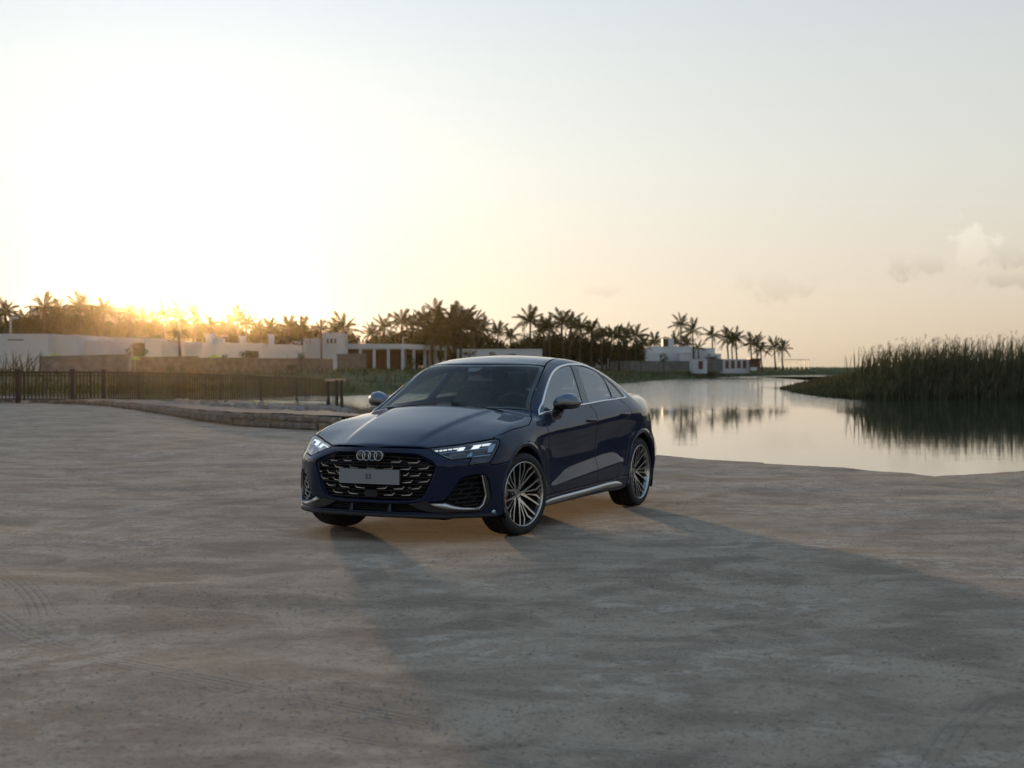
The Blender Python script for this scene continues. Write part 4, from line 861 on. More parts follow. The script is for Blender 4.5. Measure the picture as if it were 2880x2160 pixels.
# headlamps
LAMP = cc(LAMP_TOP, LAMP_OUT, LAMP_BOT)
o = panel('headlamp', LAMP, FRO, M_LENS, car, gap=.004, off=-.002, flange=.004, corner=25); o['label'] = 'left headlamp with lit light segments'
o2 = flip_copy(o); o2['label'] = 'right headlamp with lit light segments'
h = panel('lamp_housing', LAMP, FRO, M_LAMPD, o, gap=.0, off=-.05, flange=-.052, dip=0, corner=25, custom=False); flip_copy(h, parent=o2)
fr = panel('lamp_bezel', LAMP, FRO, M_BLACK, o, gap=.001, off=-.004, flange=.05, corner=25, step=.03,
   holes=[FRO.pos(inset(lambda_P, .012)) for lambda_P in [(lambda P: P if area2(P) > 0 else P[::-1])(resample(FRO.uv(LAMP), .012, 25))]]); flip_copy(fr, parent=o2)
DRL = [[(.696, .451, .704), (.666, .484, .708), (.685, .483, .700), (.701, .466, .697)], [(.660, .488, .709), (.642, .506, .711), (.665, .507, .701), (.679, .492, .700)], [(.639, .511, .711), (.618, .531, .714), (.638, .533, .705), (.657, .512, .703)], [(.612, .537, .716), (.591, .562, .718), (.611, .562, .709), (.629, .538, .708)], [(.584, .564, .720), (.558, .594, .724), (.579, .597, .714), (.602, .567, .712)], [(.553, .598, .725), (.526, .635, .728), (.545, .636, .719), (.572, .602, .716)], [(.577, .604, .713), (.552, .636, .716), (.569, .638, .708), (.594, .605, .705)], [(.600, .606, .702), (.575, .638, .705), (.589, .639, .697), (.614, .604, .696)], [(.485, .683, .735), (.450, .727, .740), (.471, .727, .731), (.502, .684, .727)], [(.510, .686, .722), (.478, .727, .727), (.494, .728, .719), (.526, .685, .715)], [(.532, .687, .712), (.500, .729, .716), (.514, .728, .709), (.547, .684, .705)], [(.444, .734, .741), (.404, .785, .748), (.424, .785, .739), (.461, .735, .733)]]
def flatpiece(name, q, m, parent, off, th=.012, sg=1):
    P = np.array(q, float)*[1, sg, 1]; n = grad_g(P); nm = n.mean(0); nm /= np.linalg.norm(nm); k = len(P)
    V = list(P - n*off) + list(P - n*off - nm*th)
    F = [tuple(range(k)), tuple(range(2*k-1, k-1, -1))] + [(i, k+i, k+(i+1) % k, (i+1) % k) for i in range(k)]
    mb = MB(); mb.add(V, F); return mb.build(name, m, parent)
STRIP1 = [(.714, .424, .702), (.702, .446, .702), (.712, .504, .678), (.583, .649, .697), (.465, .782, .715), (.401, .791, .748), (.395, .803, .747), (.463, .791, .709), (.590, .653, .692), (.719, .504, .673)]
STRIP2 = [(.720, .511, .670), (.714, .526, .669), (.701, .605, .641), (.691, .624, .637), (.468, .821, .660), (.471, .822, .654), (.698, .623, .632), (.711, .600, .635)]
FACET = [(.460, .794, .709), (.420, .800, .733), (.382, .822, .740), (.443, .826, .679), (.485, .803, .673)]
PROJ = [[(.643, .615, .677), (.594, .673, .683), (.621, .684, .655), (.670, .628, .652)], [(.551, .711, .694), (.475, .787, .702), (.499, .798, .663), (.583, .727, .657)], [(.586, .747, .633), (.524, .796, .637), (.543, .800, .614), (.600, .753, .614)]]
for sg, par in ((1, o), (-1, o2)):
    for q in DRL: flatpiece('light_segment', q, M_DRL, par, .016, .01, sg)
    flatpiece('lamp_strip', STRIP1, M_LAMPM, par, .014, .008, sg); flatpiece('lamp_strip', STRIP2, M_LAMPM, par, .014, .008, sg)
    flatpiece('lamp_side_facet', FACET, M_LAMPM, par, .015, .008, sg)
    for q in PROJ: flatpiece('projector_module', q, M_LAMPD, par, .028, .012, sg)
    flatpiece('lamp_wedge', [(.619, .690, .653), (.559, .700, .693), (.586, .724, .657)], M_LAMPM, par, .022, .006, sg)

# fenders
ARCF = arc(0, .395, -12, 40, 10)
FEN = cc([(.30, .902, .588)], [(.409, .871, .582), (.494, .84, .578), (.515, .827, .590)], LAMP_OUT[::-1][1:], [(.356, .792, .768)], HOOD_CUT, S((-.492, .925), (-.490, .905), (-.484, .88), (-.478, .85), (-.468, .80), (-.480, .72), (-.500, .616), (-.483, .491), (-.425, .364), (-.404, .275)), arc(0, .395, 189, 42, 30))
f = panel('front_fender', FEN, FEN_C, M_PAINT, car, step=.018, gap=.0025); f2 = flip_copy(f)
def lip(ax, a0, a1, name='arch_lip'):
    A = arc(ax, .397, a0, a1, 40); B = arc(ax, .360, a0, a1, 40); C = B - [0, .05, 0]
    A2 = A + grad_g(A)*.001
    for sg in (1, -1):
        V = np.concatenate([A2 - [0, .02, 0], A2, B + [0, -.004, 0], C])*[1, sg, 1]; n = 40
        F = [(r*n+i, r*n+i+1, (r+1)*n+i+1, (r+1)*n+i) for r in range(3) for i in range(n-1)]
        if sg > 0: F = [tuple(reversed(q)) for q in F]
        mesh_obj(name, V, F, M_PAINT, car, True)
lip(0, -20, 194); lip(-2.631, -17, 197)
# doors
DF = S((-.492, .918), (-.490, .905), (-.484, .88), (-.478, .85), (-.468, .80), (-.480, .72), (-.500, .616), (-.483, .491), (-.425, .364), (-.404, .270), (-.9, .288), (-1.489, .302), (-1.495, .338), (-1.512, .40), (-1.516, .517), (-1.526, .622), (-1.532, .70), (-1.527, .76), (-1.520, .86), (-1.545, .905), (-1.538, .934), (-1.524, .965), (-1.522, .982), (-1.333, .974), (-.717, .936))
DR = S((-1.522, .982), (-1.524, .965), (-1.538, .934), (-1.545, .905), (-1.520, .86), (-1.527, .76), (-1.532, .70), (-1.526, .622), (-1.516, .517), (-1.512, .40), (-1.495, .338), (-1.489, .302), (-1.883, .309), (-1.964, .317), (-2.084, .36), (-2.175, .449), (-2.240, .533), (-2.315, .64), (-2.345, .70), (-2.352, .762), (-2.340, .833), (-2.333, .921), (-2.325, .945), (-2.289, .980), (-2.245, 1.011), (-1.836, .998))
d1 = panel('front_door', DF, SIDE_C, M_PAINT, car, ne=.011, step=.011, gap=.0025); d1r = flip_copy(d1)
d2 = panel('rear_door', DR, SIDE_C, M_PAINT, car, ne=.011, step=.011, gap=.0025); d2r = flip_copy(d2)
# sill and its silver blade
SILL = cc(S((-.404, .268), (-.9, .285), (-1.489, .299), (-1.883, .306), (-1.964, .313)), [(-2.02, .901, .315), (-2.233, .90, .315)], S((-2.236, .25), (-2.215, .215), (-2.15, .203), (-1.8, .20), (-1.4, .197), (-.9, .19), (-.55, .186), (-.43, .187), (-.385, .24)))
o = panel('sill', SILL, SIDE_C, M_PAINT, car, step=.025, gap=.001); flip_copy(o)
def sill_blade(sg):
    up = even(S((-.375, .228), (-.52, .244), (-.735, .252), (-1.292, .267), (-1.772, .285), (-1.984, .283), (-2.10, .258)), 40)*[1, sg, 1]
    lo = even(S((-.375, .212), (-.52, .2135), (-.756, .216), (-1.292, .230), (-1.72, .243), (-1.92, .237), (-2.10, .240)), 40)*[1, sg, 1]
    n = grad_g(up); w = np.sin(np.linspace(0, math.pi, 40))**.5*.016 + .003
    V = np.concatenate([up - n*.006, up + n*.002, lo + n*w[:, None], lo - n*.02 + [0, 0, -.02]]); k = 40
    F = [(r*k+i, r*k+i+1, (r+1)*k+i+1, (r+1)*k+i) for r in range(3) for i in range(k-1)]
    if sg > 0: F = [tuple(reversed(q)) for q in F]
    return mesh_obj('sill_blade', V, F, M_ALU, car, True)
sill_blade(1); sill_blade(-1)
# side glass and its frame
DLO = cc(S((-.492, .920), (-.507, .935), (-.666, 1.027), (-.91, 1.157), (-1.15, 1.261), (-1.319, 1.307), (-1.52, 1.334), (-1.762, 1.341), (-1.95, 1.330), (-2.10, 1.298), (-2.22, 1.255), (-2.32, 1.205), (-2.399, 1.148), (-2.455, 1.083), (-2.478, 1.040), (-2.462, 1.024), (-2.386, 1.018), (-2.237, 1.012), (-1.836, .999), (-1.524, .983), (-1.333, .975), (-.717, .937)))
GF = S((-.648, .948), (-.655, .98), (-.713, 1.043), (-.911, 1.140), (-1.141, 1.238), (-1.338, 1.289), (-1.488, 1.311), (-1.612, 1.318), (-1.571, 1.249), (-1.527, 1.176), (-1.473, 1.091), (-1.405, .992), (-.745, .951))
TF = S((-.528, .940), (-.70, 1.030), (-.645, .975), (-.635, .948))
GR2 = S((-1.772, 1.318), (-1.93, 1.308), (-2.05, 1.282), (-2.140, 1.252), (-2.168, 1.196), (-2.172, 1.138), (-2.160, 1.085), (-2.112, 1.026), (-1.582, 1.003), (-1.63, 1.088), (-1.665, 1.154), (-1.71, 1.236))
GQ = S((-2.20, 1.222), (-2.295, 1.160), (-2.372, 1.090), (-2.405, 1.042), (-2.142, 1.029), (-2.182, 1.090), (-2.197, 1.158))
wf = panel('window_frame', DLO, SIDE_C, M_BLACK, car, holes=[GF, GR2, GQ], gap=.010, off=-.006, step=.03); wf2 = flip_copy(wf)
for nm, q, m, st in (('front_side_window', GF, M_GLASF, .03), ('rear_side_window', GR2, M_GLASD, .03), ('quarter_window', GQ, M_GLASD, .03)):
    w = panel(nm, q, SIDE_C, m, car, gap=-.006, off=-.011, step=st, flange=.003, dip=0.); flip_copy(w)
Dl = resample(SIDE_C.uv(DLO), .016)
if area2(Dl) < 0: Dl = Dl[::-1]
tr_ = ribbon('pillar_trim', SIDE_C.pos(inset(Dl, -.01)), SIDE_C.pos(inset(Dl, .055)), M_INT, car, -.030, -.034, closed=True); flip_copy(tr_)
o = ribbon('window_chrome', SIDE_C.pos(inset(Dl, -.001)), SIDE_C.pos(inset(Dl, .017)), M_CHROME, car, .0, -.004, mid=.005, closed=True, back=.012); flip_copy(o)
# body side: A pillar, roof rail, C pillar, rear quarter
QUAR = cc([(-.489, .722, .953), (-.56, .690, 1.01), (-.666, .656, 1.074), (-.86, .622, 1.187), (-1.0, .590, 1.255), (-1.124, .562, 1.307), (-1.226, .533, 1.335), (-1.368, .507, 1.361), (-1.577, .475, 1.382), (-1.8, .46, 1.386), (-2.1, .455, 1.350), (-2.33, .475, 1.295), (-2.5, .505, 1.235), (-2.7, .535, 1.15), (-2.9, .565, 1.075), (-3.03, .60, 1.032), (-3.2, .565, 1.020), (-3.38, .525, 1.015), (-3.46, .53, .98)], S((-3.44, .91), (-3.36, .80), (-3.33, .66), (-3.05, .56)), arc(-2.631, .395, 145, -2, 36), S((-2.13, .318), (-1.98, .316)),
  S((-2.084, .36), (-2.175, .449), (-2.240, .533), (-2.315, .64), (-2.345, .70), (-2.352, .762), (-2.340, .833), (-2.333, .921), (-2.325, .945), (-2.289, .980), (-2.245, 1.011)), S((-2.386, 1.018), (-2.462, 1.024), (-2.478, 1.040), (-2.455, 1.083), (-2.399, 1.148), (-2.32, 1.205), (-2.22, 1.255), (-2.10, 1.298), (-1.95, 1.330), (-1.762, 1.341), (-1.52, 1.334), (-1.319, 1.307), (-1.15, 1.261), (-.91, 1.157), (-.666, 1.027), (-.507, .935), (-.494, .926)))
o = panel('body_side', QUAR, Chart('wrap', .1, .7), M_PAINT, car, step=.018, gap=.0015, edge=.012, flange=.007); flip_copy(o)
# roof, glass, boot
WS_SIDE = [(-.489, .716, .955), (-.56, .684, 1.01), (-.666, .650, 1.074), (-.86, .616, 1.187), (-1.0, .584, 1.255), (-1.120, .557, 1.307)]
WS_TOP = [(-1.06, .42, 1.330), (-.985, .22, 1.334), (-.955, 0, 1.333)]
ws = cc([(-.262, 0, .99)], [(-.29, .21, .985), (-.37, .411, .976), (-.44, .567, .968)], WS_SIDE, WS_TOP)
windscreen = panel('windscreen', sym(ws), WC, M_GLASS, car, gap=.003, off=-.003, step=.04, flange=.006)
Wu = resample(WC.uv(sym(ws)), .03); Wu = Wu if area2(Wu) > 0 else Wu[::-1]
ribbon('windscreen_border', WC.pos(inset(Wu, .003)), WC.pos(inset(Wu, .030)), M_BLACK, car, -.006, -.006, closed=True)
ROOF = cc([(-.965, 0, 1.335), (-.995, .22, 1.337), (-1.07, .42, 1.333), (-1.128, .553, 1.312)], [(-1.226, .528, 1.336), (-1.368, .502, 1.362), (-1.577, .470, 1.383), (-1.8, .455, 1.387), (-2.1, .45, 1.351), (-2.31, .470, 1.302), (-2.37, .30, 1.315), (-2.40, 0, 1.318)])
roof = panel('roof', sym(ROOF), WC, M_PAINT, car, step=.03, gap=.003)
RG = cc([(-2.41, 0, 1.31), (-2.38, .30, 1.305), (-2.335, .470, 1.294), (-2.5, .50, 1.237), (-2.7, .53, 1.152), (-2.9, .56, 1.077), (-2.97, .35, 1.09), (-3.0, 0, 1.08)])
Ru = resample(WC.uv(sym(RG)), .03); Ru = Ru if area2(Ru) > 0 else Ru[::-1]
ribbon('rear_window_border', WC.pos(inset(Ru, -.012)), WC.pos(inset(Ru, .055)), M_BLACK, car, -.012, -.012, closed=True)
panel('rear_window', sym(RG), WC, M_GLASD, car, gap=.004, off=-.003, step=.04, flange=.006)
BT = cc([(-3.015, 0, 1.07), (-2.985, .35, 1.08), (-2.92, .565, 1.065), (-3.03, .585, 1.033), (-3.2, .56, 1.022), (-3.38, .52, 1.017), (-3.46, .52, .99), (-3.53, .30, 1.03), (-3.555, 0, 1.035)])
panel('boot_lid', sym(BT), WC, M_PAINT, car, step=.03, gap=.003)
def Rr(*p):
    q = np.array([(-3.9, y, z) for y, z in p]); return march(q, np.tile([1., 0, 0], (len(q), 1)), 0, 1.2, 70)
RB = cc(Rr((0, .68), (.40, .68), (.62, .68)), [(-3.40, .84, .67)], S((-3.33, .655), (-3.06, .558)), arc(-2.631, .395, 147, 198, 12), S((-3.03, .20), (-3.25, .20)), Rr((.70, .24), (.40, .23), (0, .23)))
panel('rear_bumper', sym(RB), REA, M_PAINT, car, step=.035, gap=.002)
TL = cc(Rr((.36, .93), (.36, .80), (.50, .77), (.64, .775)), [(-3.40, .83, .80)], S((-3.42, .905)), Rr((.60, .925)))
o = panel('tail_lamp', TL, REA, M_TAIL, car, step=.03, gap=.002); flip_copy(o)
TP = cc(Rr((0, .99), (.3, .985), (.60, .965)), [(-3.47, .66, .955)], S((-3.43, .905)), [(-3.395, .83, .80)], S((-3.34, .68)), Rr((.62, .685), (.40, .685), (0, .685)))
panel('boot_face', sym(TP), REA, M_PAINT, car, step=.035, gap=.002, off=-.004)
o = panel('rear_air_outlet', cc(Rr((.70, .56), (.78, .52)), [(-3.42, .83, .50), (-3.44, .82, .36)], Rr((.70, .36))), REA, M_BLACK, car, off=.004, gap=0, step=.04); flip_copy(o)
# mirrors
def mirror(sg):
    # housing lofted across the car, thick at the outer third
    st = [(.795, .035, .030, -.795, 1.005), (.82, .055, .050, -.80, 1.012), (.86, .075, .066, -.808, 1.020), (.905, .086, .072, -.818, 1.024), (.945, .084, .066, -.830, 1.022), (.975, .070, .048, -.845, 1.016), (.992, .045, .024, -.858, 1.010), (.997, .015, .008, -.865, 1.006)]
    n = 20; V = []; 
    for (y, rx, rz, x, z) in st:
        for k in range(n):
            a = 2*math.pi*k/n; ca, sa = math.cos(a), math.sin(a)
            px = (abs(ca)**.8)*math.copysign(1, ca)*rx*(1.1 if ca > 0 else .55); pz = (abs(sa)**.9)*math.copysign(1, sa)*rz*(1.0 if sa > 0 else .92)
            V.append((x + px, y*sg, z + pz))
    F, MI = [], []
    for i in range(len(st)-1):
        for k in range(n):
            F.append((i*n+k, i*n+(k+1) % n, (i+1)*n+(k+1) % n, (i+1)*n+k)); a = 2*math.pi*(k+.5)/n
            MI.append(1 if math.sin(a) < -.28 else (2 if math.sin(a) < -.02 else 0))
    F += [tuple(range(n-1, -1, -1)), tuple((len(st)-1)*n + k for k in range(n))]; MI += [1, 1]
    mb = MB(); mb.v, mb.f, mb.m = V, F, MI; o = mb.build('door_mirror', [M_CAP, M_BLACK, M_GUNM], car, True)
    mb = MB(); mb.add([(-.60, .862*sg, .872), (-.74, .872*sg, .885), (-.76, .845*sg, .93), (-.62, .83*sg, .925), (-.765, .845*sg, .965), (-.835, .87*sg, .965), (-.84, .83*sg, .985), (-.77, .80*sg, .985)], [(3, 2, 1, 0), (4, 5, 6, 7), (0, 1, 5, 4), (1, 2, 6, 5), (2, 3, 7, 6), (3, 0, 4, 7)]); mb.build('mirror_stem', M_BLACK, o)
    mb = MB(); mb.box((-.868, min(.83*sg, .975*sg), .968), (-.862, max(.83*sg, .975*sg), 1.07)); g = mb.build('mirror_glass', M_CHROME, o)
M_CAP = pbr('mirror_cap_metal', (.13, .15, .19), .24, 1., .4, .05, .5, .05, 60.)
mirror(1); mirror(-1)
# door handles
def handle(x, z, sg, par):
    c = S((x, z))[0]; n = grad_g(c[None])[0]
    mb = MB(); V, F = [], []; k = 20
    ring = [(x + .118*math.cos(t)*(1.0), z + .036*math.sin(t)*(1.15 if math.sin(t) > 0 else 1.0)) for t in np.linspace(0, 2*math.pi, k+1)[:-1]]
    P = S(*ring)*[1, sg, 1]; nn = grad_g(P); cc_ = (c*[1, sg, 1]) - n*[1, sg, 1]*.012
    V = list(P + nn*.0012) + list(P*.55 + cc_*.45 - nn*.010) + [cc_]
    F = [(i, (i+1) % k, k+(i+1) % k, k+i) for i in range(k)] + [(k+i, k+(i+1) % k, 2*k) for i in range(k)]
    mb.add(V, F); mb.build('handle_recess', M_BLACK, par, True)
    xs = np.linspace(x + .108, x - .112, 13); bar = []
    Pc = S(*[(q, z + .012) for q in xs])*[1, sg, 1]; mb = MB(); V = []
    for i, p in enumerate(Pc):
        w = max(.15, math.sin(math.pi*i/12))**.5; o_ = np.array([0, sg, 0])*(.004 + .018*math.sin(math.pi*i/12)**.6)
        V += [p + o_ + [0, 0, .012*w], p + o_*1.5 + [0, 0, .002*w], p + o_ + [0, 0, -.013*w], p + o_*.3]
    F = [(4*i+a, 4*i+(a+1) % 4, 4*i+4+(a+1) % 4, 4*i+4+a) for i in range(12) for a in range(4)] + [(0, 1, 2, 3), (51, 50, 49, 48)]
    mb.add(V, F); mb.build('door_handle', M_PAINT, par, True)
handle(-1.385, .838, 1, d1); handle(-1.385, .838, -1, d1r); handle(-2.165, .868, 1, d2); handle(-2.165, .868, -1, d2r)
for sg in (1, -1):
    mb = MB(); mb.lathe([(-.01, 0), (-.01, .018), (.004, .018), (.006, .012), (.006, 0)], 14, 'y'); o = mb.build('lower_lamp', M_LAMPM, car, True); p = np.array([[.479, .844*sg, .222]]); n = grad_g(p)[0]
    o.matrix_local = Matrix.Translation(p[0]) @ Vector(n).to_track_quat('Y', 'Z').to_matrix().to_4x4()
o = panel('washer_cap', [(.765, .587, .59), (.704, .656, .601), (.718, .648, .558), (.75, .61, .547), (.768, .584, .568)], FRO, M_PAINT, car, gap=0., off=.0015, flange=.006, step=.02); flip_copy(o)

# wheels
RW = .3235
def wheel(ax, sg, front):
    t = bpy.data.objects.new('wheel', None); COL.objects.link(t); t.parent = car; yt = .777 if front else .763
    steer = math.radians(-12) if front else 0.
    t.matrix_local = Matrix.Translation((ax, yt*sg, RW)) @ Matrix.Rotation(steer + (0 if sg > 0 else math.pi), 4, 'Z') @ Matrix.Rotation(math.radians(36 if sg > 0 else 30), 4, 'Y')
    t['label'] = ('front' if front else 'rear') + (' left' if sg > 0 else ' right') + ' wheel'
    G = .1175; prof = [(-.092, .240), (-.112, .2525), (-.1175, .275), (-.113, .303), (-.100, .317)]
    for c in (-.068, -.024, .024, .068):
        prof += [(c-.006, .3225 if abs(c) < .05 else .3208), (c-.0055, .314), (c+.0055, .314), (c+.006, .3225 if abs(c) < .05 else .3208)]
    prof += [(.100, .317), (.113, .303), (.1175, .275), (.112, .2525), (.092, .250)]
    mb = MB(); mb.lathe(prof, 80, 'y'); mb.build('tyre', M_RUBBER, t, True)
    mb = MB(); mb.lathe([(-.10, .249), (-.098, .236), (-.06, .215), (.05, .222), (.075, .228)], 64, 'y', 1)
    mb.lathe([(.070, .232), (.098, .2395), (.112, .2425), (.1165, .2465), (.1155, .252), (.100, .2535)], 64, 'y', 0)
    mb.build('rim', [M_RIMF, M_RIMD], t, True)
    def yf(r): return .055 + .043*(r/.24)**1.3 - .010*math.exp(-(r/.07)**2)   # dished face
    def bar(mb, pts, w, th=.028):
        # pts: (r, angle) polyline; w: half widths
        P = [(r*math.cos(a), r*math.sin(a)) for r, a in pts]; V = []
        for i, (px, pz) in enumerate(P):
            a, b = P[max(0, i-1)], P[min(len(P)-1, i+1)]; dx, dz = b[0]-a[0], b[1]-a[1]; L = math.hypot(dx, dz); nx, nz = -dz/L, dx/L
            y = yf(math.hypot(px, pz)); k = w[i]
            V += [(px+nx*k, y, pz+nz*k), (px-nx*k, y, pz-nz*k), (px-nx*(k+.003), y-th, pz-nz*(k+.003)), (px+nx*(k+.003), y-th, pz+nz*(k+.003))]
        F, MI = [], []
        for i in range(len(P)-1):
            for k in range(4): F.append((4*i+k, 4*i+(k+1) % 4, 4*i+4+(k+1) % 4, 4*i+4+k)); MI.append(0 if k == 0 else 1)
        b = len(mb.v); mb.v += V; mb.f += [tuple(b+q for q in f) for f in F] + [tuple(b+q for q in (0, 1, 2, 3)), tuple(b+len(V)-4+q for q in (3, 2, 1, 0))]; mb.m += MI + [1, 1]
    D = math.radians
    for s5 in range(5):
        c0 = D(72*s5); mb = MB()
        for q in (1, -1):
            bar(mb, [(.036, c0 + D(4)*q), (.062, c0 + D(7)*q), (.085, c0 + D(15)*q), (.11, c0 + D(19)*q), (.17, c0 + D(22.5)*q), (.241, c0 + D(25.5)*q)], [.011, .013, .0105, .0078, .0064, .0064])
            bar(mb, [(.100, c0 + D(6.5)*q), (.15, c0 + D(6.2)*q), (.195, c0 + D(6.5)*q), (.243, c0 + D(13.5)*q)], [.0036, .0050, .0066, .0078], .02)
            bar(mb, [(.060, c0 + D(10)*q), (.105, c0 + D(6.5)*q)], [.003, .003], .012)
        o = mb.build('spoke', [M_RIMF, M_RIMD], t); 
    mb = MB(); mb.lathe([(-.02, .072), (.02, .070), (.034, .060), (.040, .040), (.040, 0)], 32, 'y', 1); mb.lathe([(.040, .034), (.050, .033), (.052, .030), (.050, .027), (.050, 0)], 32, 'y', 0)
    for k in range(5):
        a = D(72*k + 36); mb.tube([(.056*math.cos(a), .036, .056*math.sin(a)), (.056*math.cos(a), .046, .056*math.sin(a))], .009, 6, 0)
    for k in range(4):
        yy = (k-1.5)*.011; mb.lathe([(.0505, .0075), (.0520, .0085), (.0505, .0095)], 14, 'y', 0)
        nv = 14*3; 
        for i in range(len(mb.v)-nv, len(mb.v)): v = mb.v[i]; mb.v[i] = (v[0]+yy, v[1], v[2])
    mb.build('hub_cap', [M_GUNM, M_RIMD], t, True)
    mb = MB(); mb.lathe([(-.01, .06), (-.01, .17), (.012, .17), (.012, .06)], 48, 'y', 0); mb.lathe([(-.03, .0), (-.03, .075), (.016, .075), (.018, 0)], 24, 'y', 1); mb.build('brake_disc', [M_DISC, M_RIMD], t, True)
    # caliper sits ahead of the hub, does not spin with the pattern
    c = MB(); a0 = 165 if sg > 0 else 15
    inner, outer = [], []
    for a in np.linspace(-32, 32, 9): inner.append((.118*math.cos(D(a)), .118*math.sin(D(a)))); outer.append((.192*math.cos(D(a)), .192*math.sin(D(a))))
    c.prism(inner + outer[::-1], 'y', -.04, .034); o = c.build('brake_caliper', M_RED, t); o.matrix_local = Matrix.Rotation(D(0 if sg > 0 else 180) - D(0), 4, 'Y')
    return t
for ax, fr in ((0, True), (-2.631, False)):
    for sg in (1, -1): wheel(ax, sg, fr)
# wheel housings and floor
for ax in (0, -2.631):
    for sg in (1, -1):
        n = 22; V = []; F = []
        for i in range(n):
            a = math.radians(-28 + 236*i/(n-1)); 
            for y in (.55, .875): V.append((ax + .372*math.cos(a), y*sg, .335 + .372*math.sin(a)))
        F = [(2*i, 2*i+1, 2*i+3, 2*i+2) for i in range(n-1)] + [tuple(2*i for i in range(n))]
        mesh_obj('wheel_housing', V, F, M_VOID, car, True)
mb = MB(); mb.box((-3.35, -.56, .17), (.70, .56, .24)); mb.box((-2.2, -.80, .19), (-.43, .80, .26)); mb.box((-.42, -.545, .24), (.66, .545, .66)); mb.build('underbody', M_VOID, car)
mb = MB(); mb.box((-.42, -.70, .60), (-.36, .70, .90)); mb.box((-3.3, -.62, .30), (-2.9, .62, .92)); mb.box((-2.95, -.60, .86), (-2.55, .60, .93)); mb.build('bulkhead', M_INT, car)
for sg in (1, -1):
    mb = MB(); mb.box((-2.3, .745*sg if sg > 0 else -.79, .28), (-.44, .79 if sg > 0 else -.745, .90)); mb.build('door_lining', M_INT, car)
# cabin
mb = MB(); V = []; F = []
for y in np.linspace(-.70, .70, 9):
    b = .05*(1 - (y/.7)**2)
    V += [(-.42 + b, y, .80), (-.47 + b, y, .925), (-.62 + b, y, .945), (-.80 + b*.5, y, .92), (-.86, y, .80), (-.80, y, .55)]
F = [(6*i+k, 6*i+k+1, 6*i+7+k, 6*i+6+k) for i in range(8) for k in range(5)]
mb.add(V, F); mb.add([(-.82, -.05, .90), (-.82, -.33, .90), (-.83, -.33, 1.01), (-.83, -.05, 1.01)], [(0, 1, 2, 3)])
mb.build('dashboard', M_INT, car, True)
mb = MB(); n = 28; c = [(-.98, .36 + .185*math.cos(2*math.pi*k/n), .90 + .185*math.sin(2*math.pi*k/n)) for k in range(n+1)]; c = [(x - (z-.9)*.35*-1, y, z) for x, y, z in c]
mb.tube(c, .014, 6, cap=False); mb.tube([(-.98, .19, .9), (-.97, .36, .88), (-.98, .53, .9)], .018, 6); mb.tube([(-.97, .36, .88), (-.8, .36, .82)], .04, 8); mb.build('steering_wheel', M_INT, car, True)
def seat(x, y, w=.25):
    s = bpy.data.objects.new('seat', None); COL.objects.link(s); s.parent = car; s.location = (x, y, .3)
    def cush(name, secs):
        V, F = [], []; 
        for (px, pz, hw, dx, dz) in secs:
            for (a, b) in ((-1, -.5), (-.8, .6), (-.3, .35), (.3, .35), (.8, .6), (1, -.5), (.6, -1), (-.6, -1)):
                V.append((px + dx*b, a*hw, pz + dz*b))
        n = len(secs)
        for i in range(n-1):
            for k in range(8): F.append((8*i+k, 8*i+(k+1) % 8, 8*i+8+(k+1) % 8, 8*i+8+k))
        F += [tuple(range(8)), tuple(8*(n-1)+k for k in range(7, -1, -1))]
        mb = MB(); mb.add(V, F); mb.build(name, M_SEAT, s, True)
    cush('seat_cushion', [(.28, .22, w*.9, .02, .06), (.2, .24, w, .02, .08), (-.15, .2, w, .02, .08), (-.22, .2, w*.9, .02, .06)])
    cush('seat_back', [(-.22, .24, w*.92, .06, .02), (-.26, .42, w, .07, .02), (-.34, .66, w, .06, .02), (-.38, .76, w*.75, .05, .02), (-.385, .79, w*.5, .03, .01)])
    cush('headrest', [(-.375, .80, .10, .04, .01), (-.385, .84, .135, .05, .01), (-.40, .94, .135, .05, .01), (-.405, .98, .10, .03, .01)])
seat(-1.25, .37); seat(-1.25, -.37); seat(-2.15, .36); seat(-2.15, -.36)
pm = on_top([(x, y) for x in np.linspace(-1.02, -2.36, 14) for y in np.linspace(-.5, .5, 9)]); pm[:, 2] -= .035
mesh_obj('headliner', pm, [(i*9+k, i*9+k+1, i*9+10+k, i*9+9+k) for i in range(13) for k in range(8)], M_PAD, car)
# camera housing and mirror behind the screen
P1 = on_top([(-.975, -.19), (-.975, .19), (-.935, .16), (-.925, .07), (-.87, .055), (-.845, .03), (-.845, -.03), (-.87, -.055), (-.925, -.07), (-.935, -.16)]); P1 = P1 - grad_g(P1)*.012
mb = MB(); k = len(P1); mb.add(list(P1) + list(P1 - [0.01, 0, .035]), [tuple(range(k)), tuple(range(2*k-1, k-1, -1))] + [(i, k+i, k+(i+1) % k, (i+1) % k) for i in range(k)]); mb.build('screen_camera_housing', M_BLACK, car)
mb = MB(); mb.box((-1.03, -.115, 1.19), (-1.00, .115, 1.26), 0, .008); mb.build('rear_view_mirror', M_BLACK, car)
for sg in (1, -1):
    mb = MB(); p = on_top([(-.30 - .012*i - .16*(.50 - sg*.10 - i*.085 - .1)**2, sg*.30 + .25 - i*.085) for i in range(7)]); mb.tube(p + [0, 0, .006], .005, 4); mb.build('wiper', M_MATT, car)
car.location = (-.700, 11.811, 0); car.rotation_euler = (0, 0, math.radians(-90 - 25))
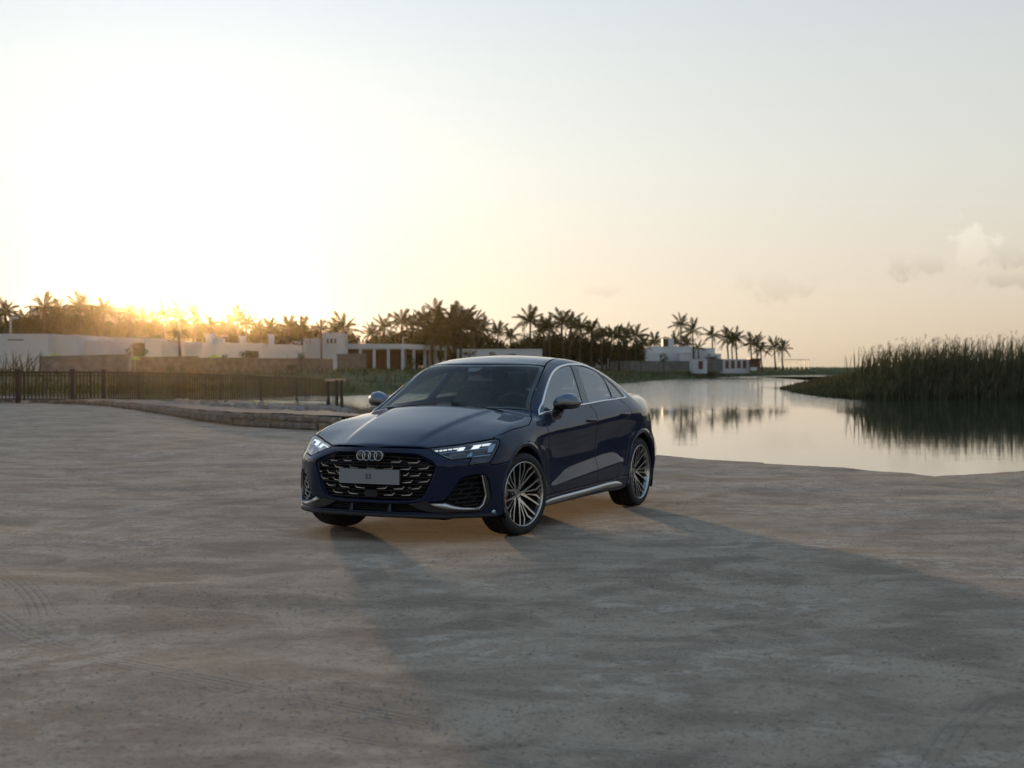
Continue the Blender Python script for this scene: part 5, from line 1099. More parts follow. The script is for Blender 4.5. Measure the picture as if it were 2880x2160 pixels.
# ------------------------------------------------------------------ railing, stone kerb, rock bank
M_RAIL = pbr('brown_painted_steel', (.020, .016, .013), .6, .0, 0, spec=.4, var=.12, scale=3.)
M_RAILLIT = pbr('lit_timber_rail', (.42, .33, .24), .7, 0, 0, spec=.3, var=.15, scale=4.)  # light wood, its pale tone includes light caught on the end rail's top
M_STONE = pbr('rough_kerb_stone', (.17, .145, .115), .9, 0, 0, spec=.2, var=.45, scale=3.5, bump=.8, bscale=9., detail=7.)
M_MORTAR = pbr('pale_mortar', (.36, .33, .28), .95, 0, 0, spec=.15, var=.2, scale=6., bump=.6, bscale=20.)
M_ROCK = pbr('grey_rubble', (.25, .225, .195), .9, 0, 0, spec=.2, var=.4, scale=2.5, bump=.8, bscale=8., detail=7.)
def railing(path, label, big=()):
    o = empty('railing', label, 'railing'); P = np.array(path, float); H = 1.05
    D = dense(P, .125); seg = np.linalg.norm(np.diff(D, axis=0), axis=1)
    bal = MB(); bal.box((-.017, -.017, .10), (.017, .017, H - .03)); proto = None
    for i, p in enumerate(D):
        if i % 18 == 0 or i == len(D)-1:
            mb = MB(); w = .035; mb.box((p[0]-w, p[1]-w, p[2] - .06), (p[0]+w, p[1]+w, p[2] + H)); mb.build('post', M_RAIL, o)
            mb = MB(); mb.box((p[0]-.10, p[1]-.10, p[2] - .06), (p[0]+.10, p[1]+.10, p[2] + .045)); mb.build('foot_block', M_MORTAR, o); continue
        if proto is None: proto = bal.build('baluster', M_RAIL, o); b = proto
        else: b = proto.copy(); COL.objects.link(b)
        b.parent = o; b.location = p; b.rotation_euler = (RNG.normal(0, .006), RNG.normal(0, .006), RNG.uniform(0, 1.5))
    for nm, z, r in (('top_rail', H - .01, .032), ('middle_rail', H - .13, .016), ('bottom_rail', .10, .018)):
        mb = MB(); mb.tube([p + [0, 0, z] for p in P], r, 6); mb.build(nm, M_RAIL, o, True)
    for x, y, z in big:
        mb = MB(); mb.box((x-.075, y-.075, z - .1), (x+.075, y+.075, z + H + .05)); mb.box((x-.09, y-.09, z + H + .05), (x+.09, y+.09, z + H + .09)); mb.build('end_post', M_RAIL, o)
    return o
FP = [(-21.5, 51.0, .07)] + FENCE_P[1:-1]
railing(FP, 'long brown steel railing with close upright bars along the shore', big=((-17.25, 51.35, .06), (-15.45, 51.75, .06), (-14.45, 52.1, .05)))
o = empty('rail_end', 'short railing return, pale wood top coloured as lit, at the right end of the brown railing', 'railing'); q = np.array([(-7.85, 62.9, -.29), (-7.25, 62.6, -.31)])
for p in (q[0], q[1]*.5 + q[0]*.5 + [.08, 0, 0], q[1]): mb = MB(); mb.box((p[0]-.07, p[1]-.07, p[2]-.3), (p[0]+.07, p[1]+.07, p[2] + 1.02)); mb.build('post', M_RAIL, o)
mb = MB(); mb.box((q[0][0]-.12, q[0][1]-.18, .665), (q[1][0]+.12, q[0][1]+.12, .77)); mb.build('top_rail', M_RAILLIT, o)
for k in range(1, 4): mb = MB(); x = q[0][0] + .10 + k*.05; mb.box((x-.012, q[0][1]-.012, -.30), (x+.012, q[0][1]+.012, .67)); mb.build('baluster', M_RAIL, o)

def rough_block(L, D, H, jit=.14):
    # a hand-dressed stone: box with broken corners
    v = []
    for x in (-1, 1):
        for y in (-1, 1):
            for z in (-1, 1): v.append(np.array([x*L/2, y*D/2, z*H/2])*(1 + RNG.uniform(-jit, jit*.4, 3)))
    bm = bmesh.new(); vs = [bm.verts.new(p) for p in v]
    for f in ((0, 1, 3, 2), (4, 6, 7, 5), (0, 4, 5, 1), (2, 3, 7, 6), (0, 2, 6, 4), (1, 5, 7, 3)): bm.faces.new([vs[i] for i in f])
    bmesh.ops.bevel(bm, geom=bm.edges[:], offset=min(L, D, H)*.16, segments=1, affect='EDGES'); bmesh.ops.recalc_face_normals(bm, faces=bm.faces)
    for w in bm.verts: w.co += Vector(RNG.normal(0, min(L, H)*.02, 3))
    me = bpy.data.meshes.new('stone'); bm.to_mesh(me); bm.free(); return me
def kerb():
    o = empty('stone_kerb', 'low curving kerb of rough brown stones with pale mortar joints at the back of the lot', 'kerb')
    B = dense(np.array([(x, y, 0) for x, y in BACK[:11]]), .05); s = np.concatenate([[0], np.cumsum(np.linalg.norm(np.diff(B, axis=0), axis=1))]); T = s[-1]
    hf = lambda t: np.interp(t, [0, 2, 5, 12, 22, 40], [.30, .31, .27, .22, .15, .12])
    at = lambda t: np.array([np.interp(t, s, B[:, k]) for k in range(3)])
    t = 0.
    while t < T - .3:
        h = hf(t); rows = 2 if t < 4.2 else 1; L = RNG.uniform(.30, .62) if t < 6 else RNG.uniform(.34, .70)
        for r in range(rows):
            hh = h/rows; l2 = L if rows == 1 or r == 0 else L*RNG.uniform(.8, 1.15); c = at(t + L/2); d = at(t + L/2 + .1) - at(t + L/2 - .1); a = math.atan2(d[1], d[0])
            me = rough_block(l2 - .035, .24, hh - .03); me.materials.append(M_STONE); b = bpy.data.objects.new('stone', me); COL.objects.link(b); b.parent = o
            b.location = c + [RNG.normal(0, .012), .10 + RNG.normal(0, .012), hh*(r + .5) - .01]; b.rotation_euler = (RNG.normal(0, .03), RNG.normal(0, .03), a + RNG.normal(0, .04))
        t += L
    # mortar core and the dusty top behind it
    P = B[::6]; hs = hf(s[::6]); n = len(P); V = []
    for p, h in zip(P, hs): V += [p + [0, .07, -.1], p + [0, .07, h - .035], p + [0, .30, h - .035]]
    mesh_obj('mortar', V, [(3*i+k, 3*i+k+1, 3*i+4+k, 3*i+3+k) for i in range(n-1) for k in range(2)], M_MORTAR, o, False)
    V = []; w = np.interp(s[::6], [0, 3, 12, 24, 40], [1.0, 2.4, 2.8, 1.6, .8])
    for p, h, ww in zip(P, hs, w):
        V += [p + [.02, .17, h - .005 + RNG.normal(0, .006)], p + [.3*ww, .55*ww + .2, h + RNG.normal(0, .012)], p + [.45*ww, ww + .3, h - .02 + RNG.normal(0, .012)], p + [.5*ww, ww + .8, h - .5]]
    q = mesh_obj('ledge', V, [(4*i+k, 4*i+k+1, 4*i+5+k, 4*i+4+k) for i in range(n-1) for k in range(3)], M_DIRT, None, True); bm = bmesh.new(); bm.from_mesh(q.data); bmesh.ops.recalc_face_normals(bm, faces=bm.faces); bm.to_mesh(q.data); bm.free(); q.name = 'ledge'; q['kind'] = 'structure'
kerb()
def rocks():
    o = empty('rock_bank', 'rough heap of grey rubble behind the kerb, sloping to the water at its right end', 'rock bank')
    path = even(np.array([(-10.6, 46.5, .20), (-8.9, 42.2, .26), (-7.2, 38.5, .30), (-5.7, 36.0, .33), (-4.5, 34.4, .35), (-3.85, 33.4, .33), (-3.45, 32.6, .16), (-3.1, 31.9, -.10), (-2.85, 31.3, -.35), (-2.6, 30.6, -.7)]), 64)
    for i, p in enumerate(path):
        n = 3 if i < 40 else 5
        for k in range(n):
            r = RNG.uniform(.10, .22) if i < 30 else RNG.uniform(.08, .19)
            me = rough_block(r*2.1, r*1.6, r*1.35, .3); me.materials.append(M_ROCK); b = bpy.data.objects.new('rock', me); COL.objects.link(b); b.parent = o
            q = k/(n-1.); b.location = p + [RNG.normal(0, .12) - .25*(1-q), -.55*(1-q) + RNG.normal(0, .08), -.24*(1-q) - r*.5]
            b.rotation_euler = (RNG.normal(0, .35), RNG.normal(0, .35), RNG.uniform(0, 3))
    V = []
    for p in path: V += [p + [-.45, -.75, -.50], p + [-.1, -.25, -.22], p + [.1, .2, -.14], p + [.6, 1.2, -.9]]
    mesh_obj('rock_bed', V, [(4*i+k, 4*i+k+1, 4*i+5+k, 4*i+4+k) for i in range(63) for k in range(3)][::1], M_ROCK, o, True)
rocks()
def pile():
    V, F = [(-19.2, 49.6, .45)], []; n = 22
    for r in range(1, 5):
        for k in range(n): a = 2*math.pi*k/n; q = r/4; V.append((-19.2 + 1.9*q*math.cos(a)*(1 + RNG.normal(0, .04)), 49.6 + 1.2*q*math.sin(a), .45*(1-q)**1.1 + RNG.normal(0, .012) - .02*(r == 4) - .03))
    F = [(0, 1+k, 1+(k+1) % n) for k in range(n)] + [(1+r*n+k, 1+(r+1)*n+k, 1+(r+1)*n+(k+1) % n, 1+r*n+(k+1) % n) for r in range(3) for k in range(n)]
    tag(mesh_obj('dirt_pile', V, F, M_DIRT, None, True), 'low grey brown heap of dirt at the left end of the railing', 'dirt pile')
pile()
def pebbles():
    # loose grit lying on the lot: thousands of small faceted stones, coloured one by one
    n = 38000; Y = 4.6 + RNG.random(n)**1.35*20; X = (RNG.random(n)*2 - 1)*Y*.38; r = np.minimum(RNG.gamma(2.2, .0012, n) + .0022, .0075)*(1 + .05*Y)
    cl = np.sin(X*2.1 + np.sin(Y*1.3)*1.5) + np.sin(Y*2.7 + X) + RNG.normal(0, .9, n); ok = (cl > .1) & ~((np.abs(X + .15 - (Y - 13)*.25) < 1.35) & (np.abs(Y - 13) < 2.4)) & (X < 8.5)
    ok &= inside(np.column_stack([X, Y]), np.concatenate([np.array(EDGE), np.array(BACK), np.array([(-45, -30), (60, -30)])])); X, Y, r = X[ok], Y[ok], r[ok]; n = len(X)
    base = np.array([(1, 0, 0), (.3, .95, 0), (-.8, .6, 0), (-.8, -.6, 0), (.3, -.95, 0), (-.1, .1, .40), (.35, -.1, .33)]); F0 = np.array([(0, 1, 6), (1, 5, 6), (1, 2, 5), (2, 3, 5), (3, 4, 5), (4, 6, 5), (4, 0, 6)])
    a = RNG.uniform(0, 6.28, n); c, s = np.cos(a)[:, None], np.sin(a)[:, None]; B = base[None]*RNG.uniform(.65, 1.25, (n, 7, 3))*r[:, None, None]
    V = np.stack([X[:, None] + c*B[..., 0] - s*B[..., 1], Y[:, None] + s*B[..., 0] + c*B[..., 1], gz(X, Y)[:, None] - .0008 + B[..., 2]], -1).reshape(-1, 3)
    F = (np.arange(n)[:, None, None]*7 + F0[None]).reshape(-1, 3)
    m, nt, b = node_mat('loose_grit'); ge = nt.nodes.new('ShaderNodeNewGeometry'); rp = nt.nodes.new('ShaderNodeValToRGB'); el = rp.color_ramp.elements
    el[0].position, el[0].color, el[1].position, el[1].color = 0., (.11, .095, .08, 1), 1., (.50, .42, .34, 1); k = rp.color_ramp.elements.new(.55); k.color = (.27, .22, .175, 1)
    nt.links.new(ge.outputs['Random Per Island'], rp.inputs[0]); nt.links.new(rp.outputs[0], b.inputs['Base Color']); b.inputs['Roughness'].default_value = .9; b.inputs['Specular IOR Level'].default_value = .2
    mesh_obj('pebbles', V, F, m, None, False)['kind'] = 'stuff'
pebbles()
# ------------------------------------------------------------------ palms, trees, shrubs, reeds
M_FROND = leaf_mat('palm_frond', (.030, .042, .012), (.062, .070, .024), .16)
M_FRONDD = leaf_mat('dry_palm_frond', (.060, .050, .024), (.10, .085, .042), .15)
M_LEAF = leaf_mat('tree_leaves', (.018, .028, .010), (.048, .060, .020), .10)
M_LEAFB = leaf_mat('shrub_leaves', (.030, .050, .014), (.065, .085, .027), .14)
M_TRUNK = pbr('palm_trunk', (.065, .055, .045), .9, 0, 0, spec=.2, var=.3, scale=3., bump=.6, bscale=12.)
def frond_mesh(L, droop, width, n=15, m=None):
    V, F = [], []
    def ax(t): return np.array([L*(t - .10*t*t), 0, L*(.22*t - droop*t*t)])
    for i in range(9):
        t = i/8; p = ax(t); w = .035*(1 - t) + .008; V += [p + [0, w, 0], p + [0, -w, 0], p + [0, 0, -w*1.3]]
    for i in range(8):
        for k in range(3): F.append((3*i+k, 3*i+(k+1) % 3, 3*i+3+(k+1) % 3, 3*i+3+k))
    for i in range(n):
        t = .12 + .86*i/(n-1); p = ax(t); l = width*(math.sin(math.pi*min(1, .15 + .80*t))**.7)
        for s in (1, -1):
            e = p + np.array([l*.55, s*l*RNG.uniform(.55, .85), -l*RNG.uniform(.35, .8)]); b = len(V); w = .05*L/2.2
            V += [p - [w, 0, 0], p + [w, 0, 0], .5*(p+e) + [w*.9, 0, .05*l], e, .5*(p+e) - [w*.6, 0, 0]]; F += [(b, b+1, b+2, b+4), (b+4, b+2, b+3)]
    me = bpy.data.meshes.new('frond'); me.from_pydata([tuple(v) for v in V], [], F); me.materials.append(m or M_FROND); return me
FRONDS = [frond_mesh(2.2, d, w) for d, w in ((.30, .55), (.42, .60), (.55, .55), (.70, .50))]
FROND_DRY = frond_mesh(2.0, .85, .42, 12, M_FRONDD)
def palm(u, v, rpx, Y, label, z0=.75, nf=15, lean=None, dense_=False, group='palms around the resort'):
    x, z = wx(u, Y), wz(v, Y); R = rpx/FPX*Y; o = empty('palm_tree', label, 'palm tree', group, (x, Y, z0)); h = z - z0; lean = RNG.normal(0, .05) if lean is None else lean; s = R/1.9
    mb = MB(); pts = [(lean*h*(1 - q)**2*-1, 0, h*q - .3*(q == 0)) for q in (0, .15, .35, .6, .8, 1.)]; rr = max(.10, .07*s + .08); mb.tube(pts, [rr*1.5, rr*1.1, rr, rr*.9, rr*.85, rr*.7], 7); mb.build('trunk', M_TRUNK, o, True)
    ph = RNG.uniform(0, 6.28)
    for k in range(nf):
        q = k/(nf-1.); el = math.radians(78 - 108*q**(.85 if not dense_ else 1.1) + RNG.normal(0, 7)); me = FRONDS[int(np.clip(q*3.4 + RNG.normal(0, .5), 0, 3))]
        if q > .88 and RNG.random() < .6: me = FROND_DRY
        f = bpy.data.objects.new('frond', me); COL.objects.link(f); f.parent = o; f.location = (0, 0, h)
        f.rotation_euler = (RNG.normal(0, .25), -el, ph + k*2.399 + RNG.normal(0, .2)); sc_ = s*RNG.uniform(.82, 1.12); f.scale = (sc_, sc_, sc_)
    return o
LEFT = [(-20, 880, 34, 135), (16, 876, 26, 130), (60, 905, 24, 128), (125, 862, 30, 132), (165, 885, 30, 135), (225, 862, 30, 128), (262, 890, 26, 132), (293, 872, 26, 130), (365, 878, 22, 130), (401, 892, 24, 132), (436, 905, 22, 128), (461, 884, 26, 126), (505, 880, 30, 121, ), (548, 892, 28, 128), (592, 915, 22, 140), (640, 915, 22, 145), (668, 893, 26, 150), (693, 910, 22, 150), (728, 926, 20, 155), (760, 924, 24, 155), (812, 918, 24, 160), (850, 922, 24, 160), (904, 922, 18, 165), (940, 928, 20, 172), (966, 922, 30, 175)]
MID = [(1046, 938, 22, 205), (1081, 918, 26, 206), (1130, 905, 28, 208), (1163, 912, 24, 210), (1192, 903, 28, 208), (1225, 880, 28, 212), (1215, 940, 46, 196), (1262, 925, 44, 198), (1295, 918, 46, 200), (1333, 908, 28, 210), (1360, 922, 24, 212), (1401, 932, 24, 214), (1436, 945, 22, 214), (1491, 902, 32, 215), (1528, 925, 26, 218), (1545, 918, 24, 216), (1580, 906, 30, 216), (1606, 908, 26, 222), (1632, 922, 26, 222), (1663, 930, 28, 225), (1690, 945, 24, 226), (1720, 942, 24, 230), (1740, 945, 22, 232), (1760, 944, 24, 235), (1790, 942, 24, 240), (1809, 968, 20, 245), (1840, 962, 22, 285), (1900, 962, 20, 290), (1931, 966, 20, 290)]
RIGHT = [(1915, 915, 24, 272, 'tall slim palm left of the pair above the white house'), (1948, 931, 25, 270, 'second palm of the pair above the white house, leaning right'), (1964, 978, 16, 262, 'short palm in front of the right end of the white house'), (2003, 945, 24, 282, 'lone palm rising over the right end of the white house roof'), (2046, 953, 25, 290, 'left palm of the trio behind the bath hut'), (2058, 962, 20, 294, 'middle palm of the trio behind the bath hut'), (2070, 955, 25, 288, 'right palm of the trio behind the bath hut'), (2112, 966, 24, 286, 'left palm of the dense clump beside the kiosk'), (2128, 968, 24, 290, 'upper palm of the dense clump beside the kiosk'), (2140, 984, 20, 284, 'low palm of the clump beside the kiosk, fronds spread right'), (2178, 975, 24, 300, 'second last palm on the point, left of the last'), (2199, 982, 22, 302, 'last palm on the point nearest the pergola frame')]
LAND = [(-999, 40, 'at the far left edge'), (40, 182, 'before the villa\'s left half'), (182, 300, 'before the villa\'s right half'), (300, 440, 'between villa and sun glow'), (440, 570, 'in the sun glow'), (570, 700, 'just right of the sun glow'), (700, 800, 'above the brown recess'), (800, 905, 'above the stepped house'), (905, 1000, 'right of the stepped house'),
 (1000, 1110, 'above the colonnade\'s left half'), (1110, 1200, 'above the colonnade\'s right half'), (1200, 1345, 'in the clump beside the colonnade'), (1345, 1460, 'above the middle of the car roof'), (1460, 1560, 'above the right of the car roof'), (1560, 1650, 'above the rear side window'), (1650, 1750, 'above the grey wall\'s left end'), (1750, 1835, 'above the grey wall\'s middle'), (1835, 2000, 'behind the right house\'s chimney')]
ORD = ['leftmost', 'second from left', 'third from left', 'fourth from left', 'fifth from left', 'sixth from left']
def LAB(kind, u, rows):
    a, b, t = [q for q in LAND if q[0] <= u < q[1]][0]; us = sorted(r[0] for r in rows if a <= r[0] < b)
    return f'lone {kind} {t}' if len(us) == 1 else f'{kind} {ORD[us.index(u)]} of {len(us)} {t}'
for u, v, r, Y in LEFT: palm(u, v + 4, r*1.65, Y, LAB('palm', u, LEFT), group='palms of the left grove', nf=20)
for u, v, r, Y in MID: palm(u, v + 3, r*1.55, Y, LAB('palm', u, MID), group='palms of the middle grove', nf=26 if r > 40 else 20, dense_=r > 40)
for u, v, r, Y, lb in RIGHT: palm(u, v, r*1.4, Y, lb, group='palms on the point', nf=16, lean=-.06)
def leaf_cloud(nc, per, rx, ry, rz, size, seed, mat, flat=.25):
    g = np.random.default_rng(seed); V, F = [], []
    for c in range(nc):
        d = g.normal(0, 1, 3); d /= np.linalg.norm(d); rr = g.uniform(.35, 1.)**.5; C = d*rr*[rx, ry, rz]*(1 + .18*math.sin(3*d[0] + 5*d[1] + seed)); cs = size*g.uniform(1.2, 2.6)
        for k in range(per):
            p = C + g.normal(0, cs*.55, 3); n = g.normal(0, 1, 3) + [0, 0, .6]; n /= np.linalg.norm(n); a = np.cross(n, g.normal(0, 1, 3)); a /= np.linalg.norm(a); b = np.cross(n, a); s = size*g.uniform(.5, 1.1); q = len(V)
            V += [p - a*s, p + b*s*.45, p + a*s, p - b*s*.45]; F.append((q, q+1, q+2, q+3))
    me = bpy.data.meshes.new('crown'); me.from_pydata([tuple(v) for v in V], [], F); me.materials.append(mat); return me
CROWNS = [leaf_cloud(150, 14, 1., 1., .85, .16, s, M_LEAF) for s in (1, 2, 3, 4)]
SHRUBS = [leaf_cloud(60, 12, 1., 1., .95, .13, s, M_LEAFB) for s in (5, 6, 7)]
def tree(u, v, w, Y, label, group, z0=.7):
    x, zt = wx(u, Y), wz(v, Y); r = w/FPX*Y/2; o = empty('broadleaf_tree', label, 'tree', group, (x, Y, z0)); h = zt - z0; cz = h*.56
    mb = MB(); mb.tube([(0, 0, -.3), (.05, 0, cz*.4), (-.05, 0, cz*.8), (0, .1, cz)], [r*.10 + .05, r*.08 + .04, r*.06 + .03, .03], 6)
    for k in range(4): a = 1.6*k + RNG.uniform(0, 1); mb.tube([(0, 0, cz*.6), (r*.35*math.cos(a), r*.35*math.sin(a), cz*.85), (r*.6*math.cos(a), r*.6*math.sin(a), cz + r*.15)], [r*.05 + .02, r*.03 + .02, .015], 5)
    mb.build('trunk', M_TRUNK, o, True)
    c = bpy.data.objects.new('crown', CROWNS[RNG.integers(4)]); COL.objects.link(c); c.parent = o; c.location = (0, 0, cz); c.scale = (r*1.2, r*1.1, max(r*.9, (h - cz)*1.12)); c.rotation_euler = (0, 0, RNG.uniform(0, 6.28))
TREES_L = [(-30, 900, 90, 150), (25, 908, 80, 142), (75, 900, 90, 150), (110, 890, 80, 146), (150, 900, 90, 142), (195, 895, 90, 144), (240, 900, 90, 142), (285, 905, 80, 146), (325, 905, 80, 142), (365, 912, 80, 145), (410, 918, 80, 142), (450, 915, 90, 140), (500, 908, 90, 142), (545, 915, 80, 148), (588, 925, 70, 160), (612, 921, 70, 158), (650, 925, 80, 158), (700, 930, 80, 160), (745, 930, 80, 165), (790, 928, 80, 168), (830, 922, 80, 170), (870, 930, 80, 180), (910, 940, 70, 185), (955, 936, 80, 190), (985, 945, 60, 192)]
for u, v, w, Y in TREES_L: tree(u, v - 2, w, Y, LAB('bushy tree', u, TREES_L), 'bushy trees of the left grove')
TREES_M = [(1050, 945, 60, 215), (1085, 935, 80, 218), (1125, 925, 90, 220), (1170, 925, 90, 222), (1215, 915, 90, 222), (1265, 920, 100, 218), (1320, 925, 90, 222), (1370, 935, 80, 224), (1405, 950, 60, 224), (1445, 955, 55, 224), (1480, 940, 70, 226), (1520, 938, 80, 228), (1565, 932, 80, 230), (1610, 930, 80, 232), (1660, 940, 80, 236), (1705, 952, 70, 240), (1750, 952, 70, 244), (1790, 958, 60, 250), (1830, 972, 50, 290), (1880, 975, 40, 292)]
for u, v, w, Y in TREES_M: tree(u, v + 8, w*(.85 if u < 1340 else .62), Y, LAB('bushy tree', u, TREES_M), 'bushy trees of the middle grove')
BUSH = [(20, 925, 70, 134), (62, 918, 70, 136), (105, 915, 70, 133), (148, 920, 70, 136), (190, 915, 70, 134), (232, 922, 70, 136), (272, 918, 70, 134), (316, 925, 70, 136), (355, 922, 70, 134), (396, 930, 70, 136), (438, 928, 70, 134), (482, 925, 76, 134), (528, 930, 70, 135), (565, 938, 60, 138), (602, 935, 60, 150), (638, 940, 60, 150), (676, 938, 60, 152), (714, 942, 60, 155), (752, 942, 60, 158), (792, 944, 60, 162), (1060, 955, 60, 200), (1100, 948, 66, 202), (1142, 945, 66, 203), (1182, 940, 66, 203)]
for u, v, w, Y in BUSH: tree(u, v + (16 if u > 1040 else 6), w, Y, LAB('leafy bush', u, BUSH), 'leafy bushes filling the groves')
def shrub(u, vt, vb, w, Y, label, stem=False):
    x, zt, zb = wx(u, Y), wz(vt, Y), wz(vb, Y); r = w/FPX*Y/2; o = empty('round_shrub' if stem else 'shrub', label, 'shrub', None, (x, Y, zb))
    c = bpy.data.objects.new('foliage', SHRUBS[RNG.integers(3)]); COL.objects.link(c); c.parent = o; c.scale = (r, r, (zt - zb)/2); c.location = (0, 0, (zt - zb)/2)
    mb = MB(); mb.tube([(0, 0, -max(.2, zb - .4)), (0, 0, (zt - zb)*.5)], .05, 5); mb.build('stem', M_TRUNK, o)
shrub(1728, 992, 1017, 25, 230, 'round clipped shrub at the left end of the long grey wall', True); shrub(1802, 990, 1018, 30, 231, 'tall uneven shrub over the middle of the long grey wall'); shrub(1866, 994, 1020, 24, 231, 'round clipped shrub at the right end of the long grey wall', True); shrub(1752, 998, 1012, 16, 231, 'small low shrub between the round one and the tall one'); shrub(1770, 1000, 1014, 18, 231.5, 'low dark shrub just left of the tall one')
shrub(392, 965, 1008, 44, 111, 'loose dark shrub before the doorway left of the sun'); shrub(362, 978, 1004, 18, 112, 'small shrub beside the dark doorway'); shrub(632, 995, 1012, 18, 124, 'little shrub by the left edge of the brown recess'); shrub(693, 985, 1008, 40, 126, 'spreading shrub in front of the brown recess'); shrub(716, 990, 1010, 26, 125, 'shrub at the right edge of the brown recess')
shrub(832, 965, 992, 26, 160, 'shrub against the stepped white house'); shrub(848, 990, 1012, 22, 126, 'dark shrub right of the bright white garden wall'); shrub(2008, 1000, 1012, 20, 258, 'low shrub behind the grey wall by the gatehouse'); shrub(1385, 990, 1004, 20, 203, 'yellow green shrub poking up above the car roof'); shrub(1320, 985, 1003, 40, 204, 'loose shrub left of the long white wall'); shrub(1440, 994, 1002, 30, 203, 'low shrub in front of the long white wall')
shrub(480, 1025, 1046, 26, 101, 'low shrub at the foot of the tan wall below the sun'); shrub(512, 1027, 1046, 16, 101, 'small dark shrub at the foot of the tan wall'); shrub(820, 1023, 1040, 28, 116, 'low shrub at the foot of the dark brown wall'); shrub(1160, 1006, 1034, 18, 178, 'shrub standing between the colonnade columns')
def blades(n, pick, hmin, hmax, w, mat, name, lean=.25, tip=None, kind='stuff'):
    # upright bent blades as one mesh
    xy, zb, hs = pick(n); h = RNG.uniform(hmin, hmax, n)*hs; a = RNG.uniform(0, 2*math.pi, n); l = np.abs(RNG.normal(0, lean, n)); ww = w*RNG.uniform(.6, 1.3, n); az = RNG.uniform(0, math.pi, n)
    d = np.stack([np.cos(a) + .35, np.sin(a)], 1); t = np.stack([np.cos(az), np.sin(az)], 1); V = np.zeros((n, 7, 3))
    for k, (q, wk) in enumerate(((0, .8), (.45, 1.), (.8, .7))):
        c = xy + d*(l*h*q*q)[:, None]; z = zb + h*q*(1 - .12*l*q)
        for s in (0, 1): V[:, 2*k+s, :2] = c + t*((s*2-1)*ww*wk/2)[:, None]; V[:, 2*k+s, 2] = z
    V[:, 6, :2] = xy + d*(l*h)[:, None]; V[:, 6, 2] = zb + h*(1 - .2*l)
    b = (np.arange(n)*7)[:, None]; F = [tuple(r) for r in np.concatenate([b + [0, 1, 3, 2], b + [2, 3, 5, 4]])] + [tuple(r) for r in b + [4, 5, 6]]
    o = mesh_obj(name, V.reshape(-1, 3), F, mat, None, True); o['kind'] = kind; return V[:, 6]
M_REED = leaf_mat('reed_leaves', (.052, .060, .026), (.165, .150, .080), .30)
M_PLUME = leaf_mat('reed_plumes', (.085, .068, .045), (.17, .135, .09), .35)
M_TUFT = leaf_mat('bank_tufts', (.040, .062, .018), (.105, .120, .045), .30)
RP = np.array([(25.8, 139), (24.2, 128), (22.4, 112), (21.8, 101), (22.3, 94.5), (24.0, 92.5), (28, 92.5), (33, 92.8), (40, 92), (52, 88), (62, 78), (72, 62)], float)
def reed_pick(n):
    P = dense(np.column_stack([RP, np.zeros(len(RP))]), .5)[:, :2]; i = RNG.integers(0, len(P)-1, n); p = P[i] + RNG.normal(0, .3, (n, 2)); d = P[np.minimum(i+1, len(P)-1)] - P[np.maximum(i-1, 0)]; d /= np.linalg.norm(d, axis=1, keepdims=True)
    nn = np.stack([-d[:, 1], d[:, 0]], 1); off = RNG.random(n)**1.9*13.; xy = p + nn*off[:, None]
    s = np.interp(i, np.linspace(0, len(P)-1, 200), np.interp(np.linspace(0, 1, 200), [0, .10, .25, .35, .41, .44, .48, .55, 1.], [.20, .27, .35, .44, .54, .66, .80, .93, 1.]))
    edge = .35 + .65*np.clip(off/3.2, 0, 1); return xy, np.clip(-.85 + off*.12, -.85, -.1), s*edge
# earth under the reeds
P = dense(np.column_stack([RP, np.zeros(len(RP))]), 1.5)[:, :2]; d = np.gradient(P, axis=0); d /= np.linalg.norm(d, axis=1, keepdims=True); nn = np.stack([-d[:, 1], d[:, 0]], 1); V = np.concatenate([np.column_stack([P + nn*k + RNG.normal(0, .12, P.shape), np.full(len(P), z)]) for k, z in ((-.5, -1.1), (.5, -.72), (5, -.35), (18, .0), (60, .2))]); m = len(P)
o = mesh_obj('reed_bank', V, [(r*m+i, r*m+i+1, (r+1)*m+i+1, (r+1)*m+i) for r in range(4) for i in range(m-1)], M_GRASS, None, True); o['kind'] = 'structure'
tips = blades(30000, reed_pick, 2.2, 4.3, .075, M_REED, 'reeds', .27)
blades(14000, lambda n: (lambda a: (a[0], a[1], np.maximum(a[2], .25)*.5))(reed_pick(n)), 1.2, 2.6, .07, M_TUFT, 'waterside_grass', .35)
def plumes(T):
    T = T[(T[:, 2] > 1.9) & (RNG.random(len(T)) < .42)]; V, F = [], []
    for p in T:
        s = RNG.uniform(.20, .42); a = RNG.uniform(0, 6.28); dx, dy = math.cos(a) + .5, math.sin(a); q = p - [0, 0, .1]
        for k in range(7):
            t = k/6; c = q + np.array([dx*s*.7*t*t, dy*s*.7*t*t, s*1.5*t*(1 - .35*t)]); w = s*.34*math.sin(math.pi*min(.95, t + .12)); u = RNG.normal(0, 1, 3); u[2] = -.6; u /= np.linalg.norm(u); b = len(V)
            V += [c, c + u*w + [0, 0, .04], c + u*w*.6 - [.0, 0, .10*s]]; F.append((b, b+1, b+2)); V += [c, c - [u[0]*w, u[1]*w, .05], c - [u[0]*w*.5, u[1]*w*.5, .12*s]]; F.append((b+3, b+4, b+5))
    mesh_obj('reed_plumes', V, F, M_PLUME, None, False)['kind'] = 'stuff'
plumes(tips)
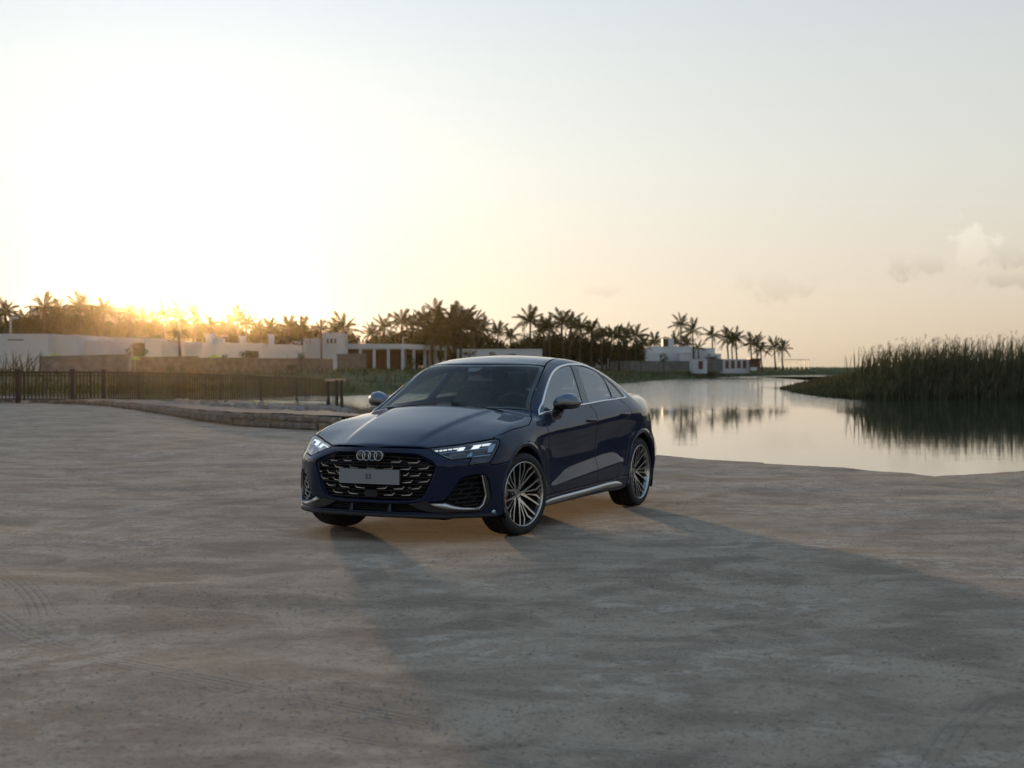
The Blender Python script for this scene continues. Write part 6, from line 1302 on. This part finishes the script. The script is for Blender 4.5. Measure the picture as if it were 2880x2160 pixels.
def bank_pick(lo, hi, near_):
    def f(n):
        i = RNG.integers(0, len(BANK_P), n); off = lo + (hi - lo)*RNG.random(n)**near_; xy = BANK_P[i] + BANK_N[i]*off[:, None] + RNG.normal(0, .5, (n, 2))
        z = np.interp(off, [-2, 0, .8, 2.5, 6, 11, 18, 30, 60], [-1.2, -.82, -.45, -.05, .3, .6, .75, .82, .85]); return xy, z, np.ones(n)
    return f
blades(9000, bank_pick(.2, 26, 1.3), .22, .55, .10, M_TUFT, 'bank_tufts', .5); blades(2200, bank_pick(-.2, 3, 1.), .4, .95, .10, M_REED, 'shore_reeds', .3)
def leftgrass(n):
    u = RNG.random(n); xy = np.column_stack([-45 + 30*u, 66 + RNG.random(n)*16]); return xy, np.full(n, .0), np.ones(n)
blades(3000, leftgrass, .2, .5, .08, M_TUFT, 'shore_grass', .5)
blades(90, lambda n: (np.column_stack([RNG.uniform(-36, -31.5, n), RNG.uniform(96, 100, n)]), np.full(n, .4), np.ones(n)), 1.0, 2.2, .09, M_REED, 'tall_grass', .35)
# unseen trees added past the right edge, a dark mass for the car doors to reflect
for k, (x, y, w, h) in enumerate([(44, 60, 6, 6.2), (50, 66, 7, 7.5), (56, 60, 6, 6.5), (60, 70, 7, 8.), (58, 50, 6, 7.), (64, 56, 7, 8.), (62, 42, 6, 7.), (68, 46, 7, 8.5), (66, 34, 6, 7.)]):
    u = 1440 + x/y*FPX; tree(u, 1029 - (h - EYE)*FPX/y, w*FPX/y, y, 'dark unseen tree added past the reeds, ' + ['nearest', 'second', 'third', 'fourth', 'fifth', 'sixth', 'seventh', 'eighth', 'last'][k] + ' along the bend outside the right edge', 'unseen trees added past the reeds', -.2)
# ------------------------------------------------------------------ air between here and the far shore
def haze():
    m = bpy.data.materials.new('haze_air'); m.use_nodes = True; nt = m.node_tree; nt.nodes.clear(); o = nt.nodes.new('ShaderNodeOutputMaterial'); v = nt.nodes.new('ShaderNodeVolumePrincipled')
    v.inputs['Color'].default_value = (1., .86, .62, 1); v.inputs['Density'].default_value = HAZE_D; v.inputs['Anisotropy'].default_value = HAZE_G; nt.links.new(v.outputs[0], o.inputs['Volume'])
    mb = MB(); mb.box((-420, -40, -2.6), (420, 900, 24)); b = mb.build('haze', m); b['kind'] = 'stuff'
HAZE_D, HAZE_G = .00007, .965
haze()
